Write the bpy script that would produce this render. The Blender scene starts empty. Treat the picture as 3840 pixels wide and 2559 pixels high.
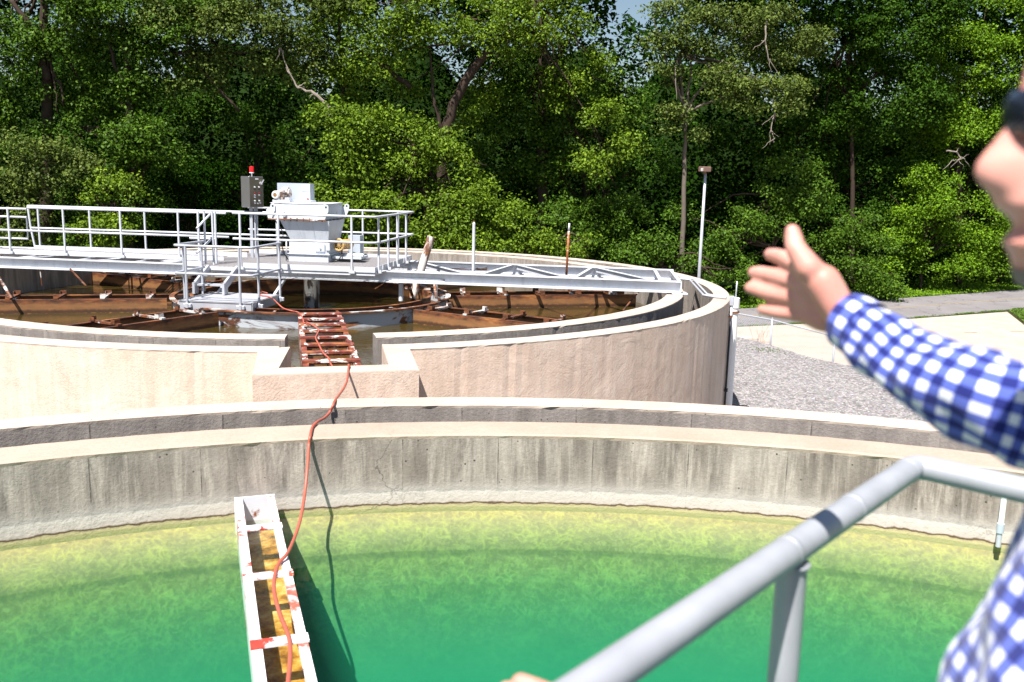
import bpy, math, random
import numpy as np
from math import sin, cos, pi, radians, atan2, hypot
from mathutils import Vector
random.seed(7); RNG = np.random.default_rng(11)
scene = bpy.context.scene
COL = scene.collection
Z0 = 5.3            # height of the camera above the lower ground; measurements below are relative to the camera
F, TH, RO = 3373.2, .1771, .0232

# ---------------------------------------------------------------- camera survey helpers
def ray(px, py):
    x = (px-1920)/F; y = (py-1279.5)/F
    c, s = cos(RO), sin(RO)
    xr = c*x+s*y; yr = -s*x+c*y
    return (xr, cos(TH)-yr*sin(TH), -sin(TH)-yr*cos(TH))
def onz(px, py, z):
    r = ray(px, py); t = z/r[2]; return Vector((r[0]*t, r[1]*t, z))
def ony(px, py, Y):
    r = ray(px, py); t = Y/r[1]; return Vector((r[0]*t, Y, r[2]*t))
BC = Vector((-4.3, 19.3)); BU = Vector((.9926, -.1215)); BV = Vector((.1215, .9926))
def L(a, b, z):     # bridge axes -> survey coordinates
    p = BC+BU*a+BV*b; return Vector((p.x, p.y, z))

# ---------------------------------------------------------------- mesh builder
class MB:
    def __init__(s): s.v = []; s.f = []; s.m = []; s.uv = None
    def add(s, vs, fs, mi=0):
        o = len(s.v); s.v += [tuple(v) for v in vs]
        s.f += [tuple(i+o for i in f) for f in fs]; s.m += [mi]*len(fs)
    def hexa(s, p, mi=0):   # 8 points: bottom 4 ccw, top 4 ccw
        s.add(p, [(3, 2, 1, 0), (4, 5, 6, 7), (0, 1, 5, 4), (1, 2, 6, 5), (2, 3, 7, 6), (3, 0, 4, 7)], mi)
    def box(s, c, sz, rz=0, mi=0, bev=0):
        cx, cy, cz = c; hx, hy, hz = sz[0]/2, sz[1]/2, sz[2]/2
        k, q = cos(rz), sin(rz)
        def T(x, y, z): return (cx+x*k-y*q, cy+x*q+y*k, cz+z)
        if bev <= 0:
            s.hexa([T(-hx, -hy, -hz), T(hx, -hy, -hz), T(hx, hy, -hz), T(-hx, hy, -hz), T(-hx, -hy, hz), T(hx, -hy, hz), T(hx, hy, hz), T(-hx, hy, hz)], mi)
        else:
            b = min(bev, hx*.9, hy*.9, hz*.9)
            o = len(s.v); idx = {}
            vs = []
            for sx in (-1, 1):
                for sy in (-1, 1):
                    for sz_ in (-1, 1):
                        for ax in range(3):
                            p = [sx*(hx-b), sy*(hy-b), sz_*(hz-b)]
                            p[ax] = (sx*hx, sy*hy, sz_*hz)[ax]
                            idx[(sx, sy, sz_, ax)] = len(vs); vs.append(T(*p))
            fs = []
            def I(a, ax): return idx[(a[0], a[1], a[2], ax)]
            for ax in range(3):
                o1, o2 = [i for i in range(3) if i != ax]
                for sg in (-1, 1):
                    q4 = []
                    for (u, w) in ((-1, -1), (1, -1), (1, 1), (-1, 1)):
                        a = [0, 0, 0]; a[ax] = sg; a[o1] = u; a[o2] = w; q4.append(I(a, ax))
                    fs.append(tuple(q4))
                for u in (-1, 1):
                    for w in (-1, 1):
                        a0 = [0, 0, 0]; a0[ax] = -1; a0[o1] = u; a0[o2] = w
                        a1 = list(a0); a1[ax] = 1
                        fs.append((I(a0, o1), I(a1, o1), I(a1, o2), I(a0, o2)))
            for sx in (-1, 1):
                for sy in (-1, 1):
                    for sz_ in (-1, 1): fs.append(tuple(idx[(sx, sy, sz_, k2)] for k2 in range(3)))
            s.add(vs, fs, mi)
    def beam(s, p, q, w, h, mi=0, up=(0, 0, 1)):  # rectangular bar from p to q
        p = Vector(p); q = Vector(q); d = (q-p).normalized(); up = Vector(up)
        sd = d.cross(up)
        if sd.length < 1e-4: sd = d.cross(Vector((1, 0, 0)))
        sd.normalize(); u = sd.cross(d).normalized()
        a = sd*(w/2); b = u*(h/2)
        s.hexa([p-a-b, p+a-b, q+a-b, q-a-b, p-a+b, p+a+b, q+a+b, q-a+b], mi)
    def tube(s, pts, r, n=10, mi=0, cap=True, closed=False):
        pts = [Vector(p) for p in pts]; m = len(pts)
        rs = r if isinstance(r, (list, tuple)) else [r]*m
        vs = []; prev = None
        for i, p in enumerate(pts):
            if closed: d = pts[(i+1) % m]-pts[i-1]
            else: d = pts[min(i+1, m-1)]-pts[max(i-1, 0)]
            d.normalize()
            if prev is None:
                a = d.cross(Vector((0, 0, 1)))
                if a.length < 1e-3: a = d.cross(Vector((1, 0, 0)))
            else:
                a = prev-d*prev.dot(d)
            a.normalize(); prev = a; b = d.cross(a)
            for k in range(n):
                t = 2*pi*k/n; vs.append(p+(a*cos(t)+b*sin(t))*rs[i])
        fs = []
        for i in range(m if closed else m-1):
            j = (i+1) % m
            for k in range(n):
                l = (k+1) % n; fs.append((i*n+k, i*n+l, j*n+l, j*n+k))
        if cap and not closed:
            fs.append(tuple(range(n-1, -1, -1))); fs.append(tuple((m-1)*n+k for k in range(n)))
        s.add(vs, fs, mi)
    def cyl(s, p, q, r, n=20, mi=0): s.tube([p, q], r, n, mi)
    def lathe(s, c, prof, n=32, mi=0, a0=0, a1=2*pi):   # prof list of (r,z)
        full = abs(a1-a0-2*pi) < 1e-6; m = n if full else n+1
        vs = []
        for i in range(m):
            t = a0+(a1-a0)*i/n
            for (r, z) in prof: vs.append((c[0]+r*cos(t), c[1]+r*sin(t), c[2]+z))
        k = len(prof); fs = []
        for i in range(n):
            j = (i+1) % m
            for l in range(k-1): fs.append((i*k+l, j*k+l, j*k+l+1, i*k+l+1))
        s.add(vs, fs, mi)
    def ring(s, c, prof, mis, a0, a1, n, jit=.0022):   # closed profile swept along an arc, closed ends, material per profile side
        full = abs(a1-a0-2*pi) < 1e-6; m = n if full else n+1; k = len(prof)
        o = len(s.v)
        for i in range(m):
            t = a0+(a1-a0)*i/n
            zt = max(p[1] for p in prof)
            for (r, z) in prof:
                if z > zt-.05: r += random.uniform(-jit, jit)+(random.uniform(-.012, .006) if random.random() < .04 and z < zt else 0); z += random.uniform(-jit, jit)*.6
                s.v.append((c[0]+r*cos(t), c[1]+r*sin(t), z))
        for i in range(n):
            j = (i+1) % m
            for l in range(k):
                q = (l+1) % k
                s.f.append((o+i*k+l, o+i*k+q, o+j*k+q, o+j*k+l)); s.m.append(mis[l])
        if not full:
            s.f.append(tuple(o+l for l in range(k))); s.m.append(mis[0])
            s.f.append(tuple(o+(m-1)*k+l for l in range(k-1, -1, -1))); s.m.append(mis[0])
    def prism(s, poly, z0, z1, mi=0, mtop=None):
        n = len(poly); vs = [(p[0], p[1], z0) for p in poly]+[(p[0], p[1], z1) for p in poly]
        fs = [(i, (i+1) % n, n+(i+1) % n, n+i) for i in range(n)]+[tuple(range(n-1, -1, -1))]
        s.add(vs, fs, mi); o = len(s.v)-n
        s.f.append(tuple(o+i for i in range(n))); s.m.append(mi if mtop is None else mtop)

def wloc(o):
    v = Vector(o.location)
    return v+(wloc(o.parent) if o.parent else Vector((0, 0, 0)))
def obj(name, mb, mats, parent=None, world=True, smooth=False, autos=False):
    me = bpy.data.meshes.new(name)
    v = np.array(mb.v, dtype=float)
    if world:
        off = np.array([0, 0, Z0])-(np.array(wloc(parent)) if parent else 0)
        v = v+off
    me.from_pydata(v.tolist(), [], mb.f); 
    if not isinstance(mats, (list, tuple)): mats = [mats]
    for m in mats: me.materials.append(m)
    if any(mb.m): me.polygons.foreach_set('material_index', mb.m)
    if mb.uv is not None:
        uvl = me.uv_layers.new(name='UVMap'); flat = []
        for p in me.polygons:
            for vi in p.vertices: flat += list(mb.uv[vi])
        uvl.data.foreach_set('uv', flat)
    me.update()
    import bmesh
    if not getattr(mb, 'nofix', False) and len(mb.f) < 60000:
        bm = bmesh.new(); bm.from_mesh(me); bmesh.ops.recalc_face_normals(bm, faces=bm.faces); bm.to_mesh(me); bm.free()
    if smooth:
        me.shade_smooth()
        if autos:
            try: me.set_sharp_from_angle(angle=radians(38))
            except Exception: pass
    o = bpy.data.objects.new(name, me); COL.objects.link(o)
    if parent: o.parent = parent
    return o
def tag(o, label=None, cat=None, group=None, kind=None):
    if label: o['label'] = label
    if cat: o['category'] = cat
    if group: o['group'] = group
    if kind: o['kind'] = kind
    return o
def thing(name, label, cat, loc, group=None):   # loc in survey coordinates
    o = bpy.data.objects.new(name, None); COL.objects.link(o)
    o.location = (loc[0], loc[1], loc[2]+Z0); o.empty_display_size = .2
    return tag(o, label, cat, group)
def copy_tree(o, parent=None):
    c = o.copy(); COL.objects.link(c)
    if parent: c.parent = parent
    for ch in list(o.children): copy_tree(ch, c)
    return c

# ---------------------------------------------------------------- materials
def newmat(name):
    m = bpy.data.materials.new(name); m.use_nodes = True; nt = m.node_tree
    return m, nt, nt.nodes['Principled BSDF']
def nd(nt, t, **kw):
    n = nt.nodes.new(t)
    for k, v in kw.items():
        if k in n.inputs: n.inputs[k].default_value = v
        else: setattr(n, k, v)
    return n
def coords(nt, scale=(1, 1, 1), obj_=True):
    tc = nd(nt, 'ShaderNodeTexCoord'); mp = nd(nt, 'ShaderNodeMapping'); mp.inputs['Scale'].default_value = scale
    nt.links.new(tc.outputs['Object' if obj_ else 'UV'], mp.inputs['Vector']); return mp.outputs[0]
def noise(nt, vec, scale, detail=5, rough=.55, dist=0):
    n = nd(nt, 'ShaderNodeTexNoise', Scale=scale, Detail=detail, Roughness=rough, Distortion=dist)
    nt.links.new(vec, n.inputs['Vector']); return n.outputs['Fac']
def ramp(nt, fac, stops):
    r = nd(nt, 'ShaderNodeValToRGB'); el = r.color_ramp.elements
    while len(el) < len(stops): el.new(.5)
    for e, (p, c) in zip(el, stops):
        e.position = p; e.color = (c[0], c[1], c[2], 1) if hasattr(c, '__len__') else (c, c, c, 1)
    nt.links.new(fac, r.inputs[0]); return r.outputs[0]
def mix(nt, fac, a, b, typ='MIX'):
    n = nd(nt, 'ShaderNodeMix', data_type='RGBA', blend_type=typ)
    for sock, v in ((0, fac), (6, a), (7, b)):
        if hasattr(v, 'is_linked') or hasattr(v, 'links'): nt.links.new(v, n.inputs[sock])
        elif sock == 0: n.inputs[0].default_value = v
        else: n.inputs[sock].default_value = (v[0], v[1], v[2], 1)
    return n.outputs[2]
def math_(nt, op, a, b=None, clamp=False):
    n = nd(nt, 'ShaderNodeMath', operation=op, use_clamp=clamp)
    for i, v in enumerate((a, b)):
        if v is None: continue
        if hasattr(v, 'links'): nt.links.new(v, n.inputs[i])
        else: n.inputs[i].default_value = v
    return n.outputs[0]
def bump(nt, bsdf, h, strength=.3, dist=.02):
    b = nd(nt, 'ShaderNodeBump', Strength=strength, Distance=dist)
    nt.links.new(h, b.inputs['Height']); nt.links.new(b.outputs[0], bsdf.inputs['Normal']); return b
def setc(nt, bsdf, col): nt.links.new(col, bsdf.inputs['Base Color'])
def zval(nt):
    g = nd(nt, 'ShaderNodeNewGeometry'); s = nd(nt, 'ShaderNodeSeparateXYZ'); nt.links.new(g.outputs['Position'], s.inputs[0]); return s.outputs[2]

def simple(name, c, rough=.5, metal=0, var=.12, vs=6, bmp=.05):
    m, nt, b = newmat(name)
    v = coords(nt); n = noise(nt, v, vs)
    setc(nt, b, mix(nt, n, [x*(1-var) for x in c], [min(1, x*(1+var)) for x in c]))
    b.inputs['Roughness'].default_value = rough; b.inputs['Metallic'].default_value = metal
    if bmp: bump(nt, b, noise(nt, v, vs*6), bmp, .005)
    return m

def concrete(name, c1, c2, streak=.5, pits=True, crust=None, bstr=.5, arcs=False, joints=False):
    m, nt, b = newmat(name)
    v = coords(nt); vv = coords(nt, (3.2, 3.2, .35))
    n1 = noise(nt, v, 1.3, 6, .6); n2 = noise(nt, vv, 2.2, 6, .65, .3)
    n3 = noise(nt, v, 38, 3, .7)
    col = mix(nt, ramp(nt, n1, [(.35, 0), (.68, 1)]), c1, c2)
    dark = [x*.42 for x in c1]
    col = mix(nt, math_(nt, 'MULTIPLY', ramp(nt, n2, [(.40, 0), (.68, 1)]), streak), col, dark)
    lite = [min(.75, x*1.5) for x in c2]
    vv2 = coords(nt, (5, 5, .55)); n4 = noise(nt, vv2, 1.9, 8, .7, .45)
    col = mix(nt, math_(nt, 'MULTIPLY', ramp(nt, n4, [(.48, 0), (.72, 1)]), streak), col, lite)
    col = mix(nt, .12, col, ramp(nt, n3, [(.3, .1), (.7, .8)]), 'OVERLAY')
    h = math_(nt, 'ADD', n1, math_(nt, 'MULTIPLY', n3, .5))
    if pits:
        vo = nd(nt, 'ShaderNodeTexVoronoi', Scale=16); nt.links.new(v, vo.inputs['Vector'])
        pm = noise(nt, v, 1.1, 3)
        th = math_(nt, 'MULTIPLY', pm, .22)
        pit = math_(nt, 'LESS_THAN', vo.outputs['Distance'], th)
        vo2 = nd(nt, 'ShaderNodeTexWhiteNoise'); nt.links.new(vo.outputs['Position'], vo2.inputs['Vector'])
        pit = math_(nt, 'MULTIPLY', pit, math_(nt, 'GREATER_THAN', vo2.outputs[0], .72))
        col = mix(nt, pit, col, [x*.25 for x in c1])
        h = math_(nt, 'SUBTRACT', h, math_(nt, 'MULTIPLY', pit, 1.5))
    if joints:
        tc = nd(nt, 'ShaderNodeTexCoord'); sp = nd(nt, 'ShaderNodeSeparateXYZ'); nt.links.new(tc.outputs['Object'], sp.inputs[0])
        an = math_(nt, 'ARCTAN2', sp.outputs[1], sp.outputs[0]); fr = math_(nt, 'FRACT', math_(nt, 'ADD', math_(nt, 'MULTIPLY', an, joints), math_(nt, 'MULTIPLY', n3, .006)))
        jl = math_(nt, 'LESS_THAN', fr, .011); jw = ramp(nt, fr, [(0, 1), (.10, 0)])
        jm = math_(nt, 'MULTIPLY', jl, ramp(nt, noise(nt, v, 5, 3), [(.4, .2), (.6, .9)]))
        col = mix(nt, math_(nt, 'MULTIPLY', jw, .25), col, lite); col = mix(nt, jm, col, [x*.4 for x in c1])
        h = math_(nt, 'SUBTRACT', h, jm)
    if arcs:   # plastering strokes
        vo = nd(nt, 'ShaderNodeTexVoronoi', Scale=1.5); nt.links.new(v, vo.inputs['Vector'])
        w = math_(nt, 'SINE', math_(nt, 'MULTIPLY', math_(nt, 'ADD', vo.outputs['Distance'], math_(nt, 'MULTIPLY', n1, .5)), 120))
        msk = ramp(nt, noise(nt, v, 2.1, 3), [(.45, 0), (.65, 1)])
        h = math_(nt, 'ADD', h, math_(nt, 'MULTIPLY', math_(nt, 'MULTIPLY', w, .035), msk))
        h = math_(nt, 'ADD', h, math_(nt, 'MULTIPLY', noise(nt, v, 2.2, 4, .5, .8), 1.6))
    if crust:
        z = zval(nt)
        zz = math_(nt, 'ADD', z, math_(nt, 'MULTIPLY', noise(nt, v, 9, 5), -.05))
        f = nd(nt, 'ShaderNodeMapRange'); nt.links.new(zz, f.inputs[0])
        f.inputs[1].default_value = crust-.035; f.inputs[2].default_value = crust+.26; f.inputs[3].default_value = 0; f.inputs[4].default_value = 1
        cr = ramp(nt, f.outputs[0], [(.06, (.40, .36, .19)), (.105, (.36, .31, .16)), (.125, (.06, .035, .018)), (.15, (.11, .065, .035)), (.18, (.46, .40, .36)), (.47, (.56, .51, .47)), (.5, (.38, .35, .33)), (.62, (.38, .34, .31)), (1, (.3, .27, .25))])
        cm = ramp(nt, f.outputs[0], [(0, 1), (.6, .75), (.75, .3), (1, 0)])
        col = mix(nt, cm, col, cr)
        h = math_(nt, 'ADD', h, math_(nt, 'MULTIPLY', math_(nt, 'MULTIPLY', cm, noise(nt, v, 22, 4)), .6))
    setc(nt, b, col); b.inputs['Roughness'].default_value = .85
    vc = nd(nt, 'ShaderNodeTexVoronoi', Scale=.55, feature='DISTANCE_TO_EDGE')
    wn = nd(nt, 'ShaderNodeTexNoise', Scale=2.2, Detail=7, Roughness=.6); nt.links.new(v, wn.inputs['Vector'])
    wv = nd(nt, 'ShaderNodeVectorMath', operation='ADD'); nt.links.new(v, wv.inputs[0]); nt.links.new(wn.outputs['Color'], wv.inputs[1]); nt.links.new(wv.outputs[0], vc.inputs['Vector'])
    ck = math_(nt, 'MULTIPLY', math_(nt, 'LESS_THAN', vc.outputs['Distance'], .0045), ramp(nt, noise(nt, v, .6, 3), [(.50, 0), (.60, 1)]))
    col = mix(nt, math_(nt, 'MULTIPLY', ck, .6 if streak > .5 else .12), col, [x*.3 for x in c1])
    setc(nt, b, col); h = math_(nt, 'SUBTRACT', h, math_(nt, 'MULTIPLY', ck, 1.0 if streak > .5 else .15))
    bump(nt, b, h, bstr, .02)
    return m

def rusty(name, paint, amount, rust=(.20, .066, .022), darkc=(.03, .014, .01), sc=2.2, mp=(.55, .8, 2.0), w=.025, wet=None):
    m, nt, b = newmat(name); v = coords(nt)
    v = coords(nt, mp); n1 = noise(nt, v, sc, 7, .68, .6); n2 = noise(nt, v, sc*4, 6, .6); n3 = noise(nt, coords(nt, (1, 1, 4)), sc*.8, 5)
    rc = mix(nt, ramp(nt, n2, [(.35, 0), (.65, 1)]), darkc, rust)
    rc = mix(nt, ramp(nt, n3, [(.55, 0), (.75, 1)]), rc, (.42, .17, .05))
    col = mix(nt, ramp(nt, n1, [(amount-w, 0), (amount+w, 1)]), rc, paint)
    if wet:
        zq = math_(nt, 'ADD', zval(nt), math_(nt, 'MULTIPLY', noise(nt, coords(nt, (2, 2, .6)), 7, 4, .6), -.07))
        def band(lo, hi, f, c_):
            q = nd(nt, 'ShaderNodeMapRange'); nt.links.new(zq, q.inputs[0]); q.inputs[1].default_value = wet+lo; q.inputs[2].default_value = wet+hi; q.inputs[3].default_value = f; q.inputs[4].default_value = 0
            return mix(nt, q.outputs[0], col, c_)
        col = band(.13, .19, .55, (.30, .15, .055)); col = band(.015, .055, .85, (.035, .014, .007)); col = band(-.045, -.03, .8, (.34, .15, .035))
    setc(nt, b, col); b.inputs['Roughness'].default_value = .6
    bump(nt, b, n2, .25, .01); return m

def painted(name, c=(.78, .79, .8), rough=.4, rust=.32, stain=.1):
    m, nt, b = newmat(name); v = coords(nt)
    n1 = noise(nt, v, 3.0, 8, .7); n2 = noise(nt, coords(nt, (4, 4, .6)), 2.2, 5)
    col = mix(nt, math_(nt, 'MULTIPLY', ramp(nt, n2, [(.5, 0), (.8, 1)]), stain*3), c, [x*.6 for x in c])
    col = mix(nt, ramp(nt, n1, [(rust-.05, 1), (rust+.01, 0)]), col, (.22, .07, .025))
    setc(nt, b, col); b.inputs['Roughness'].default_value = rough; bump(nt, b, noise(nt, v, 30), .06, .004)
    return m

M = {}
TAN1, TAN2 = (.60, .45, .355), (.69, .545, .45)
M['stucco'] = concrete('tan_stucco', TAN1, TAN2, .24, False, None, .5, True)
M['coping'] = concrete('pale_coping', (.42, .345, .285), (.52, .44, .37), .05, True, None, .3)
M['coping_near'] = concrete('pink_coping', (.34, .265, .21), (.40, .32, .26), .05, False, None, .35)
M['graywall'] = concrete('gray_wall', (.22, .19, .165), (.34, .295, .26), .6, False, None, .6, joints=9.0)
M['channel'] = concrete('channel_wall', (.19, .165, .152), (.27, .24, .22), .4, True, None, .6, joints=9.0)
M['nearwall'] = concrete('stained_wall', (.20, .165, .14), (.37, .32, .28), .78, True, Z0-2.63, .45, joints=11.0)
M['white'] = painted('white_paint', (.62, .64, .69), .4, .34, .16)
M['white_clean'] = painted('rail_paint', (.56, .58, .63), .35, .1)
M['drive'] = painted('drive_paint', (.58, .62, .68), .4, .36, .2)
M['galv'] = simple('galvanised_steel', (.48, .50, .56), .42, .25, .14, 14)
M['rail'] = simple('foreground_rail_metal', (.37, .385, .42), .5, .25, .3, 8, .05)
M['alum'] = simple('aluminium', (.42, .43, .47), .4, .15, .1, 9)
M['stainless'] = simple('stainless_steel', (.33, .32, .33), .3, .85, .12, 5)
M['cab'] = simple('cabinet_grey', (.42, .47, .54), .45, .1, .05, 3)
M['rust'] = rusty('rusted_steel', (.5, .5, .5), .74, wet=Z0-2.81)
M['rustpaint'] = rusty('rusted_white_paint', (.55, .52, .50), .54)
M['well'] = rusty('well_ring_paint', (.40, .43, .47), .49, (.14, .05, .02), (.03, .014, .01), 1.3)
M['redwhite'] = rusty('red_primer_white_paint', (.70, .68, .70), .43, (.50, .14, .10), (.42, .07, .05), 3.2, (1, 1, 1), .04)
M['ladderpaint'] = rusty('trough_frame_paint', (.74, .70, .66), .555, (.24, .055, .03), (.10, .025, .02), 3.4)
M['redbar'] = rusty('red_bar_paint', (.68, .68, .70), .50, (.42, .05, .03), (.34, .035, .025), 6, (1, 1, 1))
M['motor'] = simple('yellowed_motor_paint', (.48, .31, .12), .5, 0, .35, 7)
M['dark'] = simple('dark_steel', (.03, .03, .035), .6)
M['black'] = simple('black_rubber', (.012, .012, .014), .4)
M['hose'] = simple('faded_red_hose', (.42, .095, .06), .45, 0, .16, 12, .1)
M['pvc'] = simple('white_pvc', (.78, .78, .78), .35, 0, .04, 3, 0)
M['brownlamp'] = simple('brown_lamp_housing', (.17, .10, .08), .5)
M['lens'] = simple('lamp_lens', (.5, .5, .48), .2)
M['red'] = simple('red_beacon_lens', (.75, .01, .015), .15, 0, .05, 4, 0)
M['redbtn'] = simple('red_button', (.35, .02, .03), .4)
M['labelwhite'] = simple('white_label', (.8, .8, .8), .5, 0, .02, 3, 0)
M['bluepl'] = simple('blue_plastic', (.12, .2, .36), .4)
M['tape'] = simple('dark_blue_tape', (.035, .055, .11), .45)
M['grate'] = simple('grating_steel', (.36, .34, .35), .55, .2)
M['scumin'] = simple('brown_sludge_water', (.09, .045, .012), .12, 0, .5, 5)

def mat_gravel():
    m, nt, b = newmat('gravel'); v = coords(nt)
    vo = nd(nt, 'ShaderNodeTexVoronoi', Scale=17, Randomness=1); nt.links.new(v, vo.inputs['Vector'])
    col = ramp(nt, vo.outputs['Color'], [(0, (.05, .04, .045)), (.35, (.155, .133, .137)), (.7, (.28, .245, .25)), (1, (.50, .455, .455))])
    col = mix(nt, .3, col, ramp(nt, noise(nt, v, .7, 4), [(.3, (.20, .17, .165)), (.7, (.32, .30, .30))]))
    fine = nd(nt, 'ShaderNodeTexVoronoi', Scale=45); nt.links.new(v, fine.inputs['Vector'])
    col = mix(nt, .35, col, fine.outputs['Color'], 'OVERLAY')
    hs = nd(nt, 'ShaderNodeHueSaturation', Saturation=.55); nt.links.new(col, hs.inputs['Color']); col = hs.outputs[0]
    setc(nt, b, col); b.inputs['Roughness'].default_value = .9
    bump(nt, b, vo.outputs['Distance'], 1.0, .05); return m
M['gravel'] = mat_gravel()
def mat_asphalt():
    m, nt, b = newmat('asphalt'); v = coords(nt)
    col = mix(nt, ramp(nt, noise(nt, v, .5, 6, .6), [(.3, 0), (.7, 1)]), (.16, .148, .15), (.22, .205, .21))
    col = mix(nt, .25, col, ramp(nt, noise(nt, v, 30, 3, .8), [(.3, .1), (.7, .8)]), 'OVERLAY')
    vo = nd(nt, 'ShaderNodeTexVoronoi', Scale=.45, feature='DISTANCE_TO_EDGE')
    ds = nd(nt, 'ShaderNodeVectorMath', operation='ADD'); nn = nd(nt, 'ShaderNodeTexNoise', Scale=2.0, Detail=6); nt.links.new(v, nn.inputs['Vector'])
    nt.links.new(v, ds.inputs[0]); nt.links.new(nn.outputs['Color'], ds.inputs[1]); nt.links.new(ds.outputs[0], vo.inputs['Vector'])
    cr = math_(nt, 'LESS_THAN', vo.outputs['Distance'], .012)
    col = mix(nt, math_(nt, 'MULTIPLY', cr, .6), col, (.06, .055, .055))
    setc(nt, b, col); b.inputs['Roughness'].default_value = .9; return m
M['asphalt'] = mat_asphalt()
M['apron'] = concrete('apron_concrete', (.38, .32, .265), (.47, .41, .345), .12, False, None, .3)
M['soil'] = simple('soil', (.045, .045, .022), .95, 0, .5, 1.5, .3)
M['line'] = simple('worn_yellow_line', (.30, .22, .10), .9, 0, .25, 9)
M['spray'] = simple('orange_spray_paint', (.65, .12, .06), .8)

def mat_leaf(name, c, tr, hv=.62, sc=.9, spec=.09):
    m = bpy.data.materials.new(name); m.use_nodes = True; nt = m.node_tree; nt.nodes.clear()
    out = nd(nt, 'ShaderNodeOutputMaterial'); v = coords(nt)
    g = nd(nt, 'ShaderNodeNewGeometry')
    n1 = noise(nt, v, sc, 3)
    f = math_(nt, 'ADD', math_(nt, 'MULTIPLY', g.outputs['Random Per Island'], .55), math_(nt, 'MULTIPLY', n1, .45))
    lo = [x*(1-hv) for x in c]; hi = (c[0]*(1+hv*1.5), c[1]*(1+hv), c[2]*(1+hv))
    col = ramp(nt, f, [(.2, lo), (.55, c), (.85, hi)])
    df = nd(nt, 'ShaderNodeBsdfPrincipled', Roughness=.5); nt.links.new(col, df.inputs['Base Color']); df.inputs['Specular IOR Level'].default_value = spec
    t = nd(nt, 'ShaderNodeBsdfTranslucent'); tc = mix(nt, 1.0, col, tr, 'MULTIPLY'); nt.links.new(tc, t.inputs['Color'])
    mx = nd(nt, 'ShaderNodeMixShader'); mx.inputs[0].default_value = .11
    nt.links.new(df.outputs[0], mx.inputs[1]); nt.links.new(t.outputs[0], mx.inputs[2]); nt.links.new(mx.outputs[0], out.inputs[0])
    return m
M['leafA'] = mat_leaf('leaf_bright', (.098, .168, .012), (1.5, 1.6, .5))
M['leafB'] = mat_leaf('leaf_mid', (.055, .115, .010), (1.4, 1.7, .5))
M['leafC'] = mat_leaf('leaf_olive', (.080, .120, .022), (1.3, 1.4, .7))
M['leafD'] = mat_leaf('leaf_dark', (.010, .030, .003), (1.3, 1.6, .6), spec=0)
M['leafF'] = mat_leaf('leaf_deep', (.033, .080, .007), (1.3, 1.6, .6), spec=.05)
M['leafE'] = mat_leaf('leaf_lime', (.095, .19, .009), (1.5, 1.7, .4))
M['bark'] = simple('bark', (.055, .04, .032), .95, 0, .4, 5, .6)
M['barkpale'] = simple('pale_bark', (.13, .105, .085), .95, 0, .3, 5, .5)
M['deadwood'] = simple('bleached_deadwood', (.24, .20, .17), .9, 0, .2, 5, .3)

def mat_murky():
    m, nt, b = newmat('murky_water'); v = coords(nt)
    setc(nt, b, ramp(nt, noise(nt, v, .5, 4, .6, .6), [(.3, (.030, .020, .006)), (.6, (.052, .036, .008)), (.8, (.085, .055, .015))]))
    b.inputs['Roughness'].default_value = .03; b.inputs['IOR'].default_value = 1.45
    h = math_(nt, 'ADD', noise(nt, coords(nt, (1, 1.6, 1)), 5, 3, .5), math_(nt, 'MULTIPLY', noise(nt, v, 18, 2), .25))
    bump(nt, b, h, .3, .02); return m
M['murky'] = mat_murky()
def mat_clear():
    m = bpy.data.materials.new('clear_green_water'); m.use_nodes = True; nt = m.node_tree; nt.nodes.clear()
    out = nd(nt, 'ShaderNodeOutputMaterial'); v = coords(nt)
    tr = nd(nt, 'ShaderNodeBsdfTransparent'); tr.inputs[0].default_value = (.93, .97, .93, 1)
    gl = nd(nt, 'ShaderNodeBsdfGlossy', Roughness=.04)
    fr = nd(nt, 'ShaderNodeFresnel', IOR=1.33)
    bp = nd(nt, 'ShaderNodeBump', Strength=.35, Distance=.02)
    h = math_(nt, 'ADD', noise(nt, v, 4, 3, .5, .6), math_(nt, 'MULTIPLY', noise(nt, v, 15, 2), .3))
    nt.links.new(h, bp.inputs['Height']); nt.links.new(bp.outputs[0], gl.inputs['Normal']); nt.links.new(bp.outputs[0], fr.inputs['Normal'])
    mx = nd(nt, 'ShaderNodeMixShader'); nt.links.new(math_(nt, 'MULTIPLY', fr.outputs[0], .8), mx.inputs[0])
    nt.links.new(tr.outputs[0], mx.inputs[1]); nt.links.new(gl.outputs[0], mx.inputs[2]); nt.links.new(mx.outputs[0], out.inputs[0])
    ab = nd(nt, 'ShaderNodeVolumeAbsorption', Density=1.0); ab.inputs['Color'].default_value = (.08, .87, .745, 1)
    scv = nd(nt, 'ShaderNodeVolumeScatter', Density=.11); scv.inputs['Color'].default_value = (.10, 1.0, .62, 1)
    ads = nd(nt, 'ShaderNodeAddShader'); nt.links.new(ab.outputs[0], ads.inputs[0]); nt.links.new(scv.outputs[0], ads.inputs[1]); nt.links.new(ads.outputs[0], out.inputs['Volume'])
    return m
M['clear'] = mat_clear()
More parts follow.
